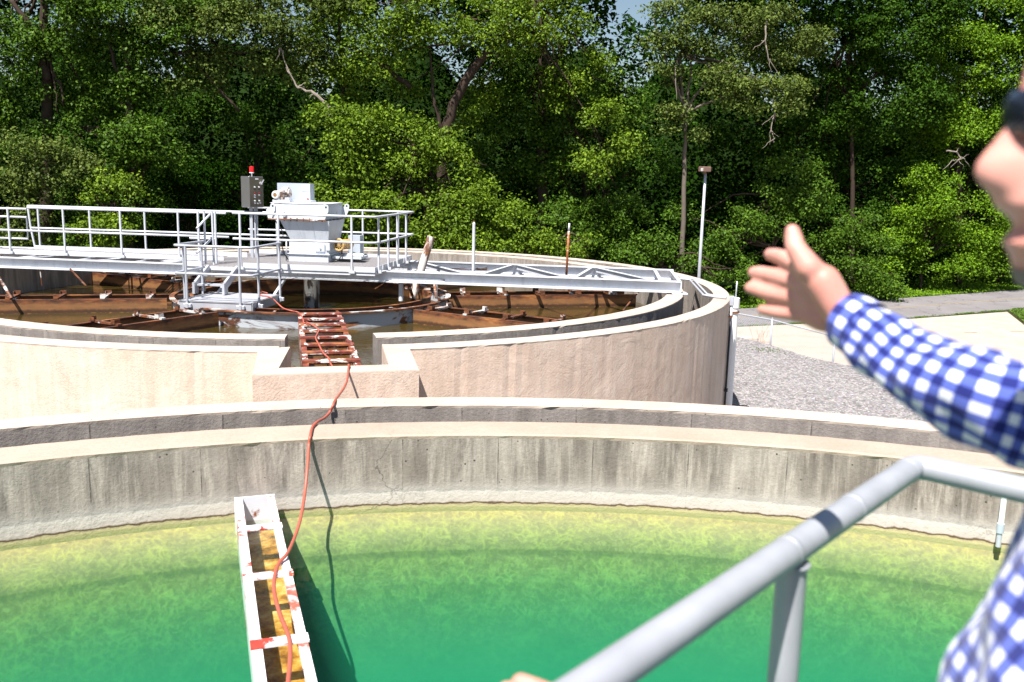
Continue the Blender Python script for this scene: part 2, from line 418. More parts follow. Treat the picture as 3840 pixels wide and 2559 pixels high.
def mat_basin():
    m, nt, b = newmat('algae_caustic_basin_floor'); v = coords(nt)
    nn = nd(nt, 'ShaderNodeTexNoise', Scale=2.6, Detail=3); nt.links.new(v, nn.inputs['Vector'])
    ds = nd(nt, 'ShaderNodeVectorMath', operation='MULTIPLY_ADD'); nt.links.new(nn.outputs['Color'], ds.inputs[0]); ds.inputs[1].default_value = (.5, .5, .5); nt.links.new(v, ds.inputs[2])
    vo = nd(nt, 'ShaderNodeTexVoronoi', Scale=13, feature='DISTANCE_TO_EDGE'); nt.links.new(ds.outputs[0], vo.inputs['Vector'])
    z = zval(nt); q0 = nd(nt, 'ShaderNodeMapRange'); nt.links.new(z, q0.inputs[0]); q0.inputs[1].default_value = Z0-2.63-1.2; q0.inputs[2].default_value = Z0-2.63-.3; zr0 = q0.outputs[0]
    caustics = math_(nt, 'MULTIPLY', ramp(nt, vo.outputs['Distance'], [(0, 1), (.10, .45), (.3, 0)]), ramp(nt, noise(nt, v, 7, 4, .6), [(.40, 0), (.62, 1)]))  # net of sunlight focused by the ripples, painted into the floor colour
    n1 = noise(nt, v, 1.4, 6, .6)
    col = mix(nt, ramp(nt, n1, [(.3, 0), (.7, 1)]), (.165, .115, .038), (.23, .162, .055))
    col = mix(nt, math_(nt, 'MULTIPLY', ramp(nt, noise(nt, v, 5, 6, .7), [(.45, 0), (.7, 1)]), .5), col, (.13, .13, .03))
    z = zval(nt)
    def zr(a, b_, o0, o1):
        q = nd(nt, 'ShaderNodeMapRange'); nt.links.new(z, q.inputs[0]); q.inputs[1].default_value = Z0-2.63-a; q.inputs[2].default_value = Z0-2.63-b_; q.inputs[3].default_value = o0; q.inputs[4].default_value = o1; return q.outputs[0]
    col = mix(nt, zr(.34, .12, 0, .75), col, mix(nt, n1, (.235, .175, .095), (.31, .235, .13)))
    fine = ramp(nt, noise(nt, coords(nt, (1, 1, 1)), 26, 4, .65, .8), [(.40, 0), (.50, .25), (.66, 1)])  # small sun glints painted as yellow flecks on the shallow floor
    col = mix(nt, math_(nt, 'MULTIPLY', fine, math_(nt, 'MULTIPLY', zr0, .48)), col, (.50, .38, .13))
    dk = ramp(nt, noise(nt, v, 17, 5, .7, .5), [(.38, 1), (.52, 0)])
    col = mix(nt, math_(nt, 'MULTIPLY', dk, .2), col, (.10, .095, .02))
    col = mix(nt, math_(nt, 'MULTIPLY', math_(nt, 'MULTIPLY', caustics, zr0), .45), col, (.55, .43, .11))
    line = math_(nt, 'MULTIPLY', zr(.31, .285, 0, 1), zr(.262, .25, 1, 0))
    col = mix(nt, math_(nt, 'MULTIPLY', line, .35), col, (.05, .07, .02))
    # far below the surface the floor colour turns pale grey-green
    z = zval(nt); mr = nd(nt, 'ShaderNodeMapRange'); nt.links.new(z, mr.inputs[0])
    mr.inputs[1].default_value = Z0-2.63-1.3; mr.inputs[2].default_value = Z0-2.63-.5; mr.inputs[3].default_value = .85; mr.inputs[4].default_value = 0
    col = mix(nt, mr.outputs[0], col, (.24, .26, .2))
    setc(nt, b, col); b.inputs['Roughness'].default_value = .9; bump(nt, b, n1, .3, .03); return m
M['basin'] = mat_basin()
def mat_gold():
    m, nt, b = newmat('golden_sludge_floor'); v = coords(nt)
    n = noise(nt, v, 6, 7, .7)
    setc(nt, b, ramp(nt, n, [(.34, (.09, .03, .004)), (.44, (.32, .11, .012)), (.55, (.58, .27, .06)), (.68, (.72, .50, .24))]))
    b.inputs['Roughness'].default_value = .25; bump(nt, b, n, .5, .02); return m
M['gold'] = mat_gold()
def mat_gingham():
    m, nt, b = newmat('blue_gingham_cloth'); tc = nd(nt, 'ShaderNodeTexCoord'); sp = nd(nt, 'ShaderNodeSeparateXYZ'); nt.links.new(tc.outputs['UV'], sp.inputs[0])
    def band(s):
        w = math_(nt, 'SINE', math_(nt, 'MULTIPLY', s, 2*pi/.0265)); return math_(nt, 'ADD', math_(nt, 'MULTIPLY', w, 6), .5, True)
    a, c = band(sp.outputs[0]), band(sp.outputs[1])
    s = math_(nt, 'MULTIPLY', math_(nt, 'ADD', a, c), .5)
    col = ramp(nt, s, [(0, (.74, .75, .80)), (.5, (.075, .11, .44)), (1, (.003, .010, .14))])
    setc(nt, b, col); b.inputs['Roughness'].default_value = .9
    b.inputs['Sheen Weight'].default_value = .2
    return m
M['gingham'] = mat_gingham()
def mat_skin():
    m, nt, b = newmat('skin'); v = coords(nt)
    setc(nt, b, mix(nt, ramp(nt, noise(nt, v, 14, 5), [(.3, 0), (.7, 1)]), (.58, .23, .18), (.69, .34, .285)))
    b.inputs['Roughness'].default_value = .5; b.inputs['Subsurface Weight'].default_value = .12
    b.inputs['Subsurface Radius'].default_value = (.012, .004, .002); bump(nt, b, noise(nt, v, 160), .1, .002); return m
M['skin'] = mat_skin()
M['hair'] = simple('dark_grey_hair', (.05, .04, .035), .6, 0, .4, 60, .6)
M['beard'] = simple('grey_stubble', (.22, .17, .15), .8, 0, .3, 80, .5)
M['trouser'] = simple('dark_trousers', (.03, .035, .05), .9)
M['shoe'] = simple('brown_leather', (.08, .04, .02), .5)
M['glass'] = simple('sunglass_lens', (.01, .012, .02), .08, 0, .1, 3, 0)
def mat_grass():
    return mat_leaf('grass_blade', (.085, .16, .02), (1.3, 1.5, .4))
M['grass'] = mat_grass()

# ================================================================ GROUND
GZ = -5.3
def sheet(name, poly, z, m, label=None, kind='structure'):
    mb = MB(); n = len(poly); mb.add([(p[0], p[1], z) for p in poly], [tuple(range(n))])
    return tag(obj(name, mb, m), kind=kind)
mb = MB(); mb.add([(-700, -700, GZ), (700, -700, GZ), (700, 700, GZ), (-700, 700, GZ)], [(0, 1, 2, 3)])
tag(obj('ground', mb, M['soil']), kind='structure')
# road (a cambered strip running off to the right)
def strip(pts_a, pts_b, z, mb=None):
    mb = mb or MB(); n = len(pts_a)
    mb.add([(p[0], p[1], z) for p in pts_a]+[(p[0], p[1], z) for p in pts_b], [(i, i+1, n+i+1, n+i) for i in range(n-1)])
    return mb
far_edge = [(-60, 33.5), (-10, 36.0), (9.7, 38.75), (17.8, 43.3), (28, 49.3), (60, 69), (110, 100)]
near_edge = [(-60, 28.6), (-10, 31.0), (8.4, 33.8), (16.4, 37.0), (23.4, 41), (62, 63.5), (113, 94.5)]
tag(obj('road', strip(near_edge, far_edge, GZ+.012), M['asphalt']), kind='structure')
mid1 = [((a[0]+b[0])/2-.05, (a[1]+b[1])/2) for a, b in zip(near_edge, far_edge)]
mid2 = [(x, y+.11) for x, y in mid1]
tag(obj('road_marking', strip(mid1, mid2, GZ+.017), M['line']), kind='structure')
apron_far = [(x, y-.12) for x, y in near_edge[1:5]]
poly = [(-10, 20)]+[(18, 14), (20.6, 35.8), (22.1, 39.9)]+[(23.3, 40.8)]
poly = [(4, 22), (15, 6), (40, 6), (20.6, 35.8), (22.1, 39.9)]+[(16.4, 36.9), (8.4, 33.7), (4, 33.0)]
tag(sheet('driveway', poly, GZ+.008, M['apron']), kind='structure')
mb = MB()
for (px, py, w) in ((3640, 1247, .55), (3815, 1244, .6), (3130, 1275, .4), (2870, 1283, .5), (3655, 1248, .2)):
    p = onz(px, py, GZ+.013); mb.add([(p.x-w/2, p.y-.03, p.z), (p.x+w/2, p.y, p.z), (p.x+w/2-.05, p.y+.05, p.z), (p.x-w/2+.06, p.y+.03, p.z)], [(0, 1, 2, 3)])
tag(obj('survey_markings', mb, M['spray']), kind='structure')

# raised gravel bed with a sloping shoulder
PZ = -4.75
crest = [(-60, 27), (-20, 29), (0, 30.5), (5.2, 29.6), (7.1, 28.3), (7.9, 26.95), (8.3, 25.4), (8.96, 24.2), (9.6, 23.3), (11.5, 20.5), (14, 16), (17, 8), (18, -12)]
mb = MB(); fine = []
for i in range(len(crest)-1):
    for k in range(8):
        t = k/8; fine.append((crest[i][0]*(1-t)+crest[i+1][0]*t+random.uniform(-.05, .05), crest[i][1]*(1-t)+crest[i+1][1]*t+random.uniform(-.05, .05)))
fine.append(crest[-1]); n = len(fine)
cen = (-10, 0)
top = [(x, y, PZ) for x, y in fine]
out_ = []
for x, y in fine:
    dx, dy = x-cen[0], y-cen[1]; l = hypot(dx, dy); out_.append((x+dx/l*.7, y+dy/l*.7, GZ-.02))
inn = [(x-(x-cen[0])*.06, y-(y-cen[1])*.06, PZ+.05) for x, y in fine]
mb.add(inn+top+out_, [(i, i+1, n+i+1, n+i) for i in range(n-1)]+[(n+i, n+i+1, 2*n+i+1, 2*n+i) for i in range(n-1)])
o0 = len(mb.v); mb.v.append((-10, 0, PZ+.06)); 
for i in range(n-1): mb.f.append((o0, i, i+1)); mb.m.append(0)
mb.add([(-60, 27, PZ), (-60, -40, PZ), (18, -40, PZ), (18, -12, PZ), (-10, 0, PZ+.055)], [(0, 1, 4), (1, 2, 4), (2, 3, 4)])
tag(obj('gravel_bed', mb, M['gravel']), kind='structure')

# loose stones on the gravel that catch the light
def scatter_stones():
    N = 9000
    x = RNG.uniform(4.5, 13, N); y = RNG.uniform(8, 30, N)
    mb = MB(); vs = []; fs = []
    for i in range(N):
        # keep inside crest roughly
        cx = np.interp(y[i], [8, 16, 20.5, 23.3, 24.2, 25.4, 27, 28.3, 30], [17, 14, 11.5, 9.6, 8.96, 8.3, 7.9, 7.1, 5.2])
        if x[i] > cx-.1: continue
        if hypot(x[i]+4.06, y[i]-19.39) < 8.6 or hypot(x[i]-.465, y[i]+1.42) < 9.8: continue
        r = RNG.uniform(.012, .035); o = len(vs); t = RNG.uniform(0, 6.28)
        zc = PZ+.045
        for k in range(4): vs.append((x[i]+r*cos(t+k*pi/2)*RNG.uniform(.7, 1.2), y[i]+r*sin(t+k*pi/2)*RNG.uniform(.7, 1.2), zc+RNG.uniform(0, r*.4)))
        vs.append((x[i], y[i], zc+r*.9))
        fs += [(o+k, o+(k+1) % 4, o+4) for k in range(4)]
    mb.add(vs, fs); return mb
tag(obj('loose_gravel', scatter_stones(), simple('stone', (.30, .27, .275), .9, 0, .7, 8)), 'loose grey stones strewn over the gravel bed', kind='stuff')

# ================================================================ LEAF / GRASS GENERATORS
def leaf_mesh(name, centers, normals, size, mat, parent=None, asp=.62, sizevar=.35):
    n = len(centers)
    nrm = normals/np.linalg.norm(normals, axis=1, keepdims=True)
    r = RNG.normal(size=(n, 3)); a = np.cross(nrm, r); a /= np.linalg.norm(a, axis=1, keepdims=True)
    b = np.cross(nrm, a)
    s = size*(1+RNG.uniform(-sizevar, sizevar, (n, 1)))
    v = np.empty((n, 4, 3))
    v[:, 0] = centers-a*s*.5; v[:, 2] = centers+a*s*.5
    fold = nrm*s*.12
    v[:, 1] = centers+b*s*.5*asp+fold; v[:, 3] = centers-b*s*.5*asp+fold
    v = v.reshape(-1, 3)
    if parent is not None: v = v-np.array(wloc(parent))+np.array([0, 0, Z0])
    else: v = v+np.array([0, 0, Z0])
    me = bpy.data.meshes.new(name); me.vertices.add(4*n); me.vertices.foreach_set('co', v.astype(np.float32).ravel())
    me.loops.add(4*n); me.loops.foreach_set('vertex_index', np.arange(4*n, dtype=np.int32))
    me.polygons.add(n); me.polygons.foreach_set('loop_start', np.arange(0, 4*n, 4, dtype=np.int32))
    try: me.polygons.foreach_set('loop_total', np.full(n, 4, dtype=np.int32))
    except Exception: pass
    me.materials.append(mat); me.update(calc_edges=True); me.validate()
    o = bpy.data.objects.new(name, me); COL.objects.link(o)
    if parent is not None: o.parent = parent
    return o
def blob_leaves(c, rad, nspr, nleaf, spr=.32, droop=.25, front=True):
    """leaf clusters on sprigs spread through the outer part of an ellipsoidal bough"""
    c = np.array(c); rad = np.array(rad)
    d = RNG.normal(size=(nspr, 3)); d /= np.linalg.norm(d, axis=1, keepdims=True)
    if front:
        fl = (d[:, 1] > .35) & (RNG.random(nspr) < .75); d[fl, 1] *= -1
    fl = (d[:, 2] < -.5) & (RNG.random(nspr) < .6); d[fl, 2] *= -1
    rr = RNG.uniform(.4, 1.18, (nspr, 1))
    sc = c+d*rad*rr
    L_ = np.repeat(sc, nleaf, 0)+RNG.normal(size=(nspr*nleaf, 3))*np.array([spr, spr, spr*.6])*.55
    dd = np.repeat(d, nleaf, 0)
    nn = dd*.55+np.array([-.10, -.22, .75])+RNG.normal(size=dd.shape)*.75
    return L_, nn
def ellip_tree(ells, Y, dens=1.0, nleaf=13, spr=.34, bl=(.35, 1.0), flat=.75):
    """ells: list of (px,py,rx,ry) crown masses in survey pixels at distance Y (+dy)"""
    Ls, Ns = [], []
    for e in ells:
        px, py, rx, ry = e[:4]; dy = e[4] if len(e) > 4 else 0
        p = ony(px, py, Y+dy); k = (Y+dy)/F
        R = np.array([rx*k, max(rx*k*.6, 1.0), ry*k])
        area = R[0]*R[2]*pi; nb = max(5, int(area*1.05*dens))
        for i in range(nb):
            d = RNG.normal(size=3); d /= np.linalg.norm(d); d[1] = -abs(d[1])*.9 if RNG.random() < .8 else d[1]
            q = np.array(p)+d*R*RNG.uniform(.45, .92)
            br = RNG.uniform(*bl)*min(1, R.min()/1.1+.15)
            if q[2]-br*.5 < GZ: q[2] = GZ+br*.5
            l_, n_ = blob_leaves(q, (br, br, br*flat), int(52*br*br*dens)+7, nleaf, spr)
            Ls.append(l_); Ns.append(n_)
    return np.concatenate(Ls), np.concatenate(Ns)
def limb(mb, pts, r0, r1, n=7, jit=.05):
    m = len(pts); P_ = []
    for i in range(m-1):
        for k in range(4):
            t = k/4; q = Vector(pts[i]).lerp(Vector(pts[i+1]), t)
            if i+k > 0: q = q+Vector((random.uniform(-jit, jit), random.uniform(-jit, jit), random.uniform(-jit, jit)))
            P_.append(q)
    P_.append(Vector(pts[-1])); k = len(P_)
    mb.tube(P_, [r0+(r1-r0)*i/(k-1) for i in range(k)], n)
def auto_twigs(mb, start, ells, Y, n, r=.05):
    for i in range(n):
        e = random.choice(ells); p = ony(e[0]+random.uniform(-.7, .7)*e[2], e[1]+random.uniform(-.7, .7)*e[3], Y+(e[4] if len(e) > 4 else 0)+random.uniform(-.8, .5))
        s = Vector(start); m_ = s.lerp(p, .5)+Vector((random.uniform(-.4, .4), 0, random.uniform(-.2, .6)))
        limb(mb, [s, m_, p], r, .012, 5, .07)
def tree(name, label, Y, ells, trunk, mat, size=.15, bark='bark', dens=1.0, twigs=8, r0=.2, extra=None, group='trees along the edge of the wood', **kw):
    base = ony(trunk[0][0], 1000, Y); base.z = GZ
    t = thing(name, label, 'tree', base, group)
    mb = MB(); pts = [base]+[ony(px, py, Y) for px, py in trunk]
    limb(mb, pts, r0, r0*.45, 9)
    for br in (extra or []):
        limb(mb, [ony(px, py, Y-.3) for px, py in br[0]], br[1], br[2], 7)
    auto_twigs(mb, pts[-1], ells, Y, twigs, .06)
    auto_twigs(mb, pts[max(0, len(pts)-2)], ells, Y, twigs, .07)
    obj('trunk', mb, M[bark], t, smooth=True)
    c, n = ellip_tree(ells, Y, dens, **kw)
    leaf_mesh('crown', c, n, size, mat, t)
    return t

# ================================================================ FAR TANK
def onb(px, py, b):     # survey ray meets the vertical plane parallel to the bridge at offset b -> (a, z)
    r = ray(px, py); t = (b+BC.dot(BV))/(r[0]*BV.x+r[1]*BV.y)
    q = Vector((r[0]*t, r[1]*t)); return ((q-BC).dot(BU), r[2]*t)
TCX, TCY = -4.06, 19.39
RIM = -2.15
tank = thing('settling_tank', 'round concrete settling tank filled with brown water, in front of the trees', 'tank', (TCX, TCY, PZ))
def wall_prof(ro, ri, zb, zi, z1, ch=.012):
    return [(ro, zb), (ro, z1-.035), (ro+.004, z1-ch), (ro-ch, z1), (ri+ch, z1), (ri-.004, z1-ch), (ri, z1-.035), (ri, zi)]
A0, A1 = radians(-73.2), radians(277.7)
mb = MB(); mb.ring((TCX, TCY), wall_prof(8.515, 8.206, PZ-.1, -3.7, RIM), [0, 1, 1, 1, 1, 1, 2, 2], A0, A1, 520)
obj('outer_wall', mb, [M['stucco'], M['coping'], M['graywall']], tank)
mb = MB(); mb.ring((TCX, TCY), wall_prof(7.621, 7.295, -3.7, -3.9, RIM), [0, 1, 1, 1, 1, 1, 2, 2], A0, A1, 520)
obj('inner_wall', mb, [M['channel'], M['coping'], M['graywall']], tank)
mb = MB(); mb.lathe((TCX, TCY, 0), [(7.6, -3.45), (8.25, -3.45)], 120); obj('channel_floor', mb, M['channel'], tank)
# effluent box that bulges out of the gap
mb = MB()
O = [Vector((-3.17, 11.04)), Vector((-2.81, 9.53)), Vector((-1.05, 10.01)), Vector((-1.36, 11.58))]
I = [Vector((-2.81, 11.22)), Vector((-2.62, 9.93)), Vector((-1.43, 10.25)), Vector((-1.70, 11.55))]
def seg(a, b, c, d, z0, z1):
    ch = .014
    mb.hexa([(p.x, p.y, z0) for p in (a, b, c, d)]+[(p.x, p.y, z1-ch) for p in (a, b, c, d)], 0)
    cen_ = (a+b+c+d)/4
    def sh(p): return p+(cen_-p).normalized()*ch*1.4
    mb.hexa([(p.x, p.y, z1-ch) for p in (a, b, c, d)]+[(sh(p).x, sh(p).y, z1) for p in (a, b, c, d)], 1)
seg(O[0], O[1], I[1], I[0], PZ-.1, RIM+.004)
seg(O[1], O[2], I[2], I[1], PZ-.1, RIM+.0045)
seg(O[2], O[3], I[3], I[2], PZ-.1, RIM+.004)
obj('effluent_box', mb, [M['stucco'], M['coping']], tank)
mb = MB(); mb.lathe((TCX, TCY, 0), [(0, -2.81), (3, -2.81), (7.3, -2.81)], 96)
mb.add([(-3.1, 12.35, -2.95), (-2.75, 9.8, -2.95), (-1.3, 10.1, -2.95), (-1.75, 12.5, -2.95)], [(0, 1, 2, 3)])
o = obj('brown_water', mb, M['murky']); tag(o, kind='structure')

# central double ring
TX, TY = -4.28, 19.24
well = thing('feed_well_ring', 'round double ring of rusted steel plate around the tank centre', 'ring', (TX, TY, -2.81))
mb = MB(); mb.lathe((TX, TY, 0), [(2.86, -2.98), (2.86, -2.53), (2.84, -2.53), (2.85, -2.535), (2.85, -2.98)], 110)
obj('outer_ring', mb, M['well'], well)
mb = MB(); mb.lathe((TX, TY, 0), [(2.83, -2.528), (2.93, -2.528), (2.93, -2.50), (2.83, -2.50), (2.83, -2.528)], 110); obj('rim_flange', mb, M['rustpaint'], well)
mb = MB(); mb.lathe((TX, TY, 0), [(2.50, -2.98), (2.50, -2.50), (2.53, -2.495), (2.53, -2.485), (2.46, -2.485), (2.46, -2.98)], 110)
obj('inner_ring', mb, M['rust'], well)
mb = MB(); mb.lathe((TX, TY, 0), [(2.5, -2.80), (2.86, -2.80)], 90); obj('ring_floor', mb, M['rust'], well)
for k in range(14):
    t = radians(k*360/14+9); mb = MB()
    p = Vector((TX+2.50*cos(t), TY+2.50*sin(t), -2.52)); q = Vector((TX+2.86*cos(t), TY+2.86*sin(t), -2.54))
    mb.beam(p, q, .05, .012); mb.beam(p, p+Vector((0, 0, -.3)), .05, .01, 0, (cos(t), sin(t), 0))
    obj('hanger_strap', mb, M['rustpaint'], well)

# radial launders -------------------------------------------------
def launder(name, label, r0, r1, ang, mats, step=.68, width=.76, uprights=True, first=.35, zt=-2.53, barw=.085):
    t = thing(name, label, 'launder', (TX, TY, -2.81), 'radial steel troughs standing in the brown water'); t.rotation_euler.z = ang
    H = lambda z: z+2.81
    for s in (-1, 1):
        mb = MB(); y = s*width/2
        mb.box(((r0+r1)/2, y, H(zt-.26)), (r1-r0, .012, .5))
        mb.box(((r0+r1)/2, y-s*.035, H(zt-.012)), (r1-r0, .075, .014))
        obj('side_plate', mb, mats[0], t, world=False)
    mb = MB(); mb.box(((r0+r1)/2, 0, H(zt-.3)), (r1-r0, width-.03, .012)); obj('trough_bottom', mb, M['scumin'], t, world=False)
    x = r0+first
    while x < r1-.05:
        mb = MB()
        mb.box((x, 0, H(zt+.012)), (barw, width+.02, .03)); mb.box((x-barw/2+.006, 0, H(zt-.02)), (.012, width-.1, .06))
        if uprights:
            for s in (-1, 1):
                mb.box((x, s*width*.42, H(zt+.055)), (.11, .012, .075)); mb.box((x+.05, s*width*.36, H(zt+.05)), (.012, .1, .07))
        obj('crossbar', mb, mats[1], t, world=False); x += step
    return t
lab = ['rusty radial trough running right just below the long girder, far side of the tank', 'short rusty trough on the right pointing at the near rim, beside the ring',
       'rusty radial trough running left across the tank at the frame edge', 'dark trough on the left slanting toward the near tank rim',
       'orange-lit trough behind the walkway, left of the stairs', 'rusty trough hidden mostly behind the drive unit, back of the tank', 'rusty trough behind the bridge platform at the back']
launder('ladder_trough', 'ladder-like trough of rust and white bars with a red hose on it', 3.02, 8.25, radians(-75.8), (M['ladderpaint'], M['ladderpaint']), .62, .76, False, .05, -2.5, .15)
base_l = launder('radial_trough', lab[0], 2.95, 7.25, radians(14.2), (M['rust'], M['rustpaint']), .86)
for a_, l_ in ((-30.8, lab[1]), (-165.8, lab[2]), (-120.8, lab[3]), (149.2, lab[4]), (59.2, lab[5]), (104.2, lab[6])):
    c_ = copy_tree(base_l); c_.rotation_euler.z = radians(a_); c_['label'] = l_

# ================================================================ NEAR TANK
NCX, NCY = .465, -1.42; NR = -2.021; NW = -2.63
ntank = thing('settling_tank', 'nearer round concrete tank holding clear green water under the railing', 'tank', (NCX, NCY, PZ))
mb = MB(); mb.ring((NCX, NCY), wall_prof(9.706, 9.433, PZ-.1, -3.0, NR), [0, 1, 1, 1, 1, 1, 2, 2], 0, 2*pi, 640)
obj('outer_wall', mb, [M['stucco'], M['coping'], M['channel']], ntank)
mb = MB(); mb.ring((NCX, NCY), wall_prof(8.843, 8.449, -3.0, -3.2, NR), [2, 1, 1, 1, 1, 1, 0, 0], 0, 2*pi, 640)
obj('inner_wall', mb, [M['nearwall'], M['coping_near'], M['channel']], ntank)
mb = MB(); mb.lathe((NCX, NCY, 0), [(8.8, -2.75), (9.45, -2.75)], 120); obj('channel_floor', mb, M['channel'], ntank)
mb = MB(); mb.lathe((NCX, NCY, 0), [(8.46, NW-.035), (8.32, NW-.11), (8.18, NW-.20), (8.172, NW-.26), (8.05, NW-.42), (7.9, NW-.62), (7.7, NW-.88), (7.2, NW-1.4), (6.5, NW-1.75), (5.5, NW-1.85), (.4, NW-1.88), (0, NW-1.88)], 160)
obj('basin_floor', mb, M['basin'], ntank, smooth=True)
mb = MB(); mb.nofix = True
k = 128; vs = [(NCX+8.455*cos(2*pi*i/k), NCY+8.455*sin(2*pi*i/k), NW) for i in range(k)]+[(NCX+8.455*cos(2*pi*i/k), NCY+8.455*sin(2*pi*i/k), NW-2.0) for i in range(k)]
mb.add(vs, [tuple(range(k)), tuple(range(2*k-1, k-1, -1))]+[(i, k+i, k+(i+1) % k, (i+1) % k) for i in range(k)])
tag(obj('green_water', mb, M['clear']), kind='structure')
# trough in the near tank
la = atan2(6.53-4.05, -1.93+1.07)
NTO = Vector((-1.93-8.3*cos(la), 6.53-8.3*sin(la)))
def NL(r, y, z): return Vector((NTO.x+r*cos(la)-y*sin(la), NTO.y+r*sin(la)+y*cos(la), z))
nt_ = thing('steel_trough', 'white and red painted steel trough over the green water with golden sludge inside', 'launder', NL(5, 0, NW))
ZT = -2.445; W2 = .135
for s in (-1, 1):
    mb = MB(); mb.beam(NL(1.0, s*W2, ZT-.17), NL(8.36, s*W2, ZT-.17), .01, .34)
    mb.beam(NL(1.0, s*(W2-.018), ZT), NL(8.36, s*(W2-.018), ZT), .052, .012); obj('side_plate', mb, M['redwhite'], nt_)
mb = MB(); mb.beam(NL(1, 0, ZT-.27), NL(8.36, 0, ZT-.27), .262, .02); obj('sludge_bed', mb, M['gold'], nt_)
mb = MB(); mb.beam(NL(8.36, 0, ZT-.16), NL(8.372, 0, ZT-.16), .30, .335); obj('end_plate', mb, M['white'], nt_)
for px, py in ((985, 1984), (1000, 2166), (1035, 2416), (1060, 2700), (1060, 3150), (1060, 3900)):
    p = onz(px, py, ZT); r = (p.x-NTO.x)*cos(la)+(p.y-NTO.y)*sin(la); mb = MB()
    mb.beam(NL(r-.043, 0, ZT+.013), NL(r+.043, 0, ZT+.013), .30, .012); mb.beam(NL(r+.03, 0, ZT-.01), NL(r+.035, 0, ZT-.01), .24, .03)
    obj('crossbar', mb, M['redbar'], nt_)
# pipe at the right of the near wall
t = thing('downpipe', 'short white pipe running down the near tank wall beside the shirt', 'pipe', ony(3768, 1990, 5.6))
p1 = ony(3772, 1815, 6.28); p2 = Vector((p1.x, p1.y, -2.42)); mb = MB(); mb.cyl(p1, p2, .02); obj('pipe', mb, M['pvc'], t)
mb = MB(); mb.cyl(p2+Vector((0, 0, .02)), p2-Vector((0, 0, .05)), .026); obj('coupling', mb, M['cab'], t)
mb = MB(); mb.cyl(p2-Vector((0, 0, .05)), p2-Vector((0, 0, .16)), .018); obj('lower_pipe', mb, M['galv'], t)

# ================================================================ BRIDGE
bridge = thing('tank_bridge', 'long white steel bridge with railings crossing the brown-water tank', 'bridge', L(0, 0, -2.1))
def P(a, b, z): return L(a, b, z)
GT, GB = -1.895, -2.12
def girder(name, p, q, w=.20):
    mb = MB(); up = Vector((0, 0, 1))
    d = (Vector(q)-Vector(p)); 
    def B(z0, z1, wd): mb.beam(Vector((p[0], p[1], (z0+z1)/2)), Vector((q[0], q[1], (z0+z1)/2)), wd, z1-z0)
    B(GT-.014, GT, w); B(GB, GB+.014, w); B(GB+.014, GT-.014, .01)
    return obj(name, mb, M['white'], bridge)
girder('girder', P(-12.5, -.66, 0), P(7.76, -.66, 0)); girder('girder', P(-12.5, 1.78, 0), P(7.72, 1.78, 0))
def brace(a0, b0, a1, b1):
    mb = MB(); z = GT-.06
    mb.beam(P(a0, b0, z), P(a1, b1, z), .012, .11); mb.beam(P(a0, b0, z+.055), P(a1, b1, z+.055), .07, .012); obj('cross_brace', mb, M['white'], bridge)
F_, R_ = -.6, 1.72
for s in ((1.9, R_, 3.45, F_), (3.75, F_, 4.1, R_), (4.2, R_, 5.5, F_), (5.65, F_, 5.9, R_), (6.0, R_, 7.2, F_), (7.35, F_, 7.3, R_), (7.72, F_, 7.66, R_)): brace(*s)
for a in (-11, -9.4, -7.8, -6.2, -4.6, -3.1): brace(a, F_, a+.9, R_)
# walkway strip on the left + toe plates
mb = MB(); 
for b in np.arange(.0, .92, .035): mb.beam(P(-12.5, b, GT+.035), P(-2.35, b, GT+.035), .006, .028)
for a in np.arange(-12.4, -2.4, .12): mb.beam(P(a, -.03, GT+.047), P(a, .93, GT+.047), .007, .006)
obj('walkway_grating', mb, M['grate'], bridge)
mb = MB(); mb.beam(P(-7.45, -.05, GT+.065), P(-2.0, -.05, GT+.065), .012, .105); mb.beam(P(-7.45, -.02, GT+.018), P(-2.0, -.02, GT+.018), .06, .01); mb.beam(P(-12.5, -.05, GT+.06), P(-7.5, -.05, GT+.06), .012, .1); obj('kick_plate', mb, M['white'], bridge)
mb = MB(); mb.beam(P(-7.1, .95, GT+.075), P(-1.9, .95, GT+.075), .012, .12); mb.beam(P(-12.5, .93, GT+.02), P(-1.9, .93, GT+.02), .08, .012); obj('kick_plate', mb, M['white'], bridge)
# platform
PA0, PA1, PB0, PB1 = -2.35, 1.66, -1.1, 2.0; DZ = -1.862
mb = MB()
for b in np.arange(PB0+.02, PB1-.01, .034): mb.beam(P(PA0, b, DZ-.014), P(PA1, b, DZ-.014), .006, .028)
for a in np.arange(PA0+.03, PA1, .10): mb.beam(P(a, PB0+.01, DZ-.004), P(a, PB1-.01, DZ-.004), .007, .010)
obj('platform_grating', mb, M['grate'], bridge)
mb = MB()
for b in (PB0+.03, .3, 1.2, PB1-.03): mb.beam(P(PA0, b, DZ-.064), P(PA1, b, DZ-.064), .05, .07)
for a in (PA0+.03, -1.9, -.9, 0.2, PA1-.03): mb.beam(P(a, PB0+.07, DZ-.066), P(a, PB1-.07, DZ-.066), .05, .06)
obj('platform_frame', mb, M['white'], bridge)
def toe(a0, b0, a1, b1): 
    mb = MB(); mb.beam(P(a0, b0, DZ+.02), P(a1, b1, DZ+.02), .014, .11); obj('kick_plate', mb, M['white_clean'], bridge)
toe(-1.1, PB0-.008, -.36, PB0-.008); toe(-.28, PB0-.008, 1.16, PB0-.008); toe(1.24, PB0-.008, PA1+.01, PB0-.008)
toe(PA0, PB0-.008, -1.98, PB0-.008)
for b0, b1 in ((PB0, -.6), (-.52, .26), (.34, 1.2), (1.28, PB1)): toe(PA1+.008, b0, PA1+.008, b1)
toe(-2.3, PB1, PA1, PB1)
RT, RM = -.785, -1.30; PR = .0235
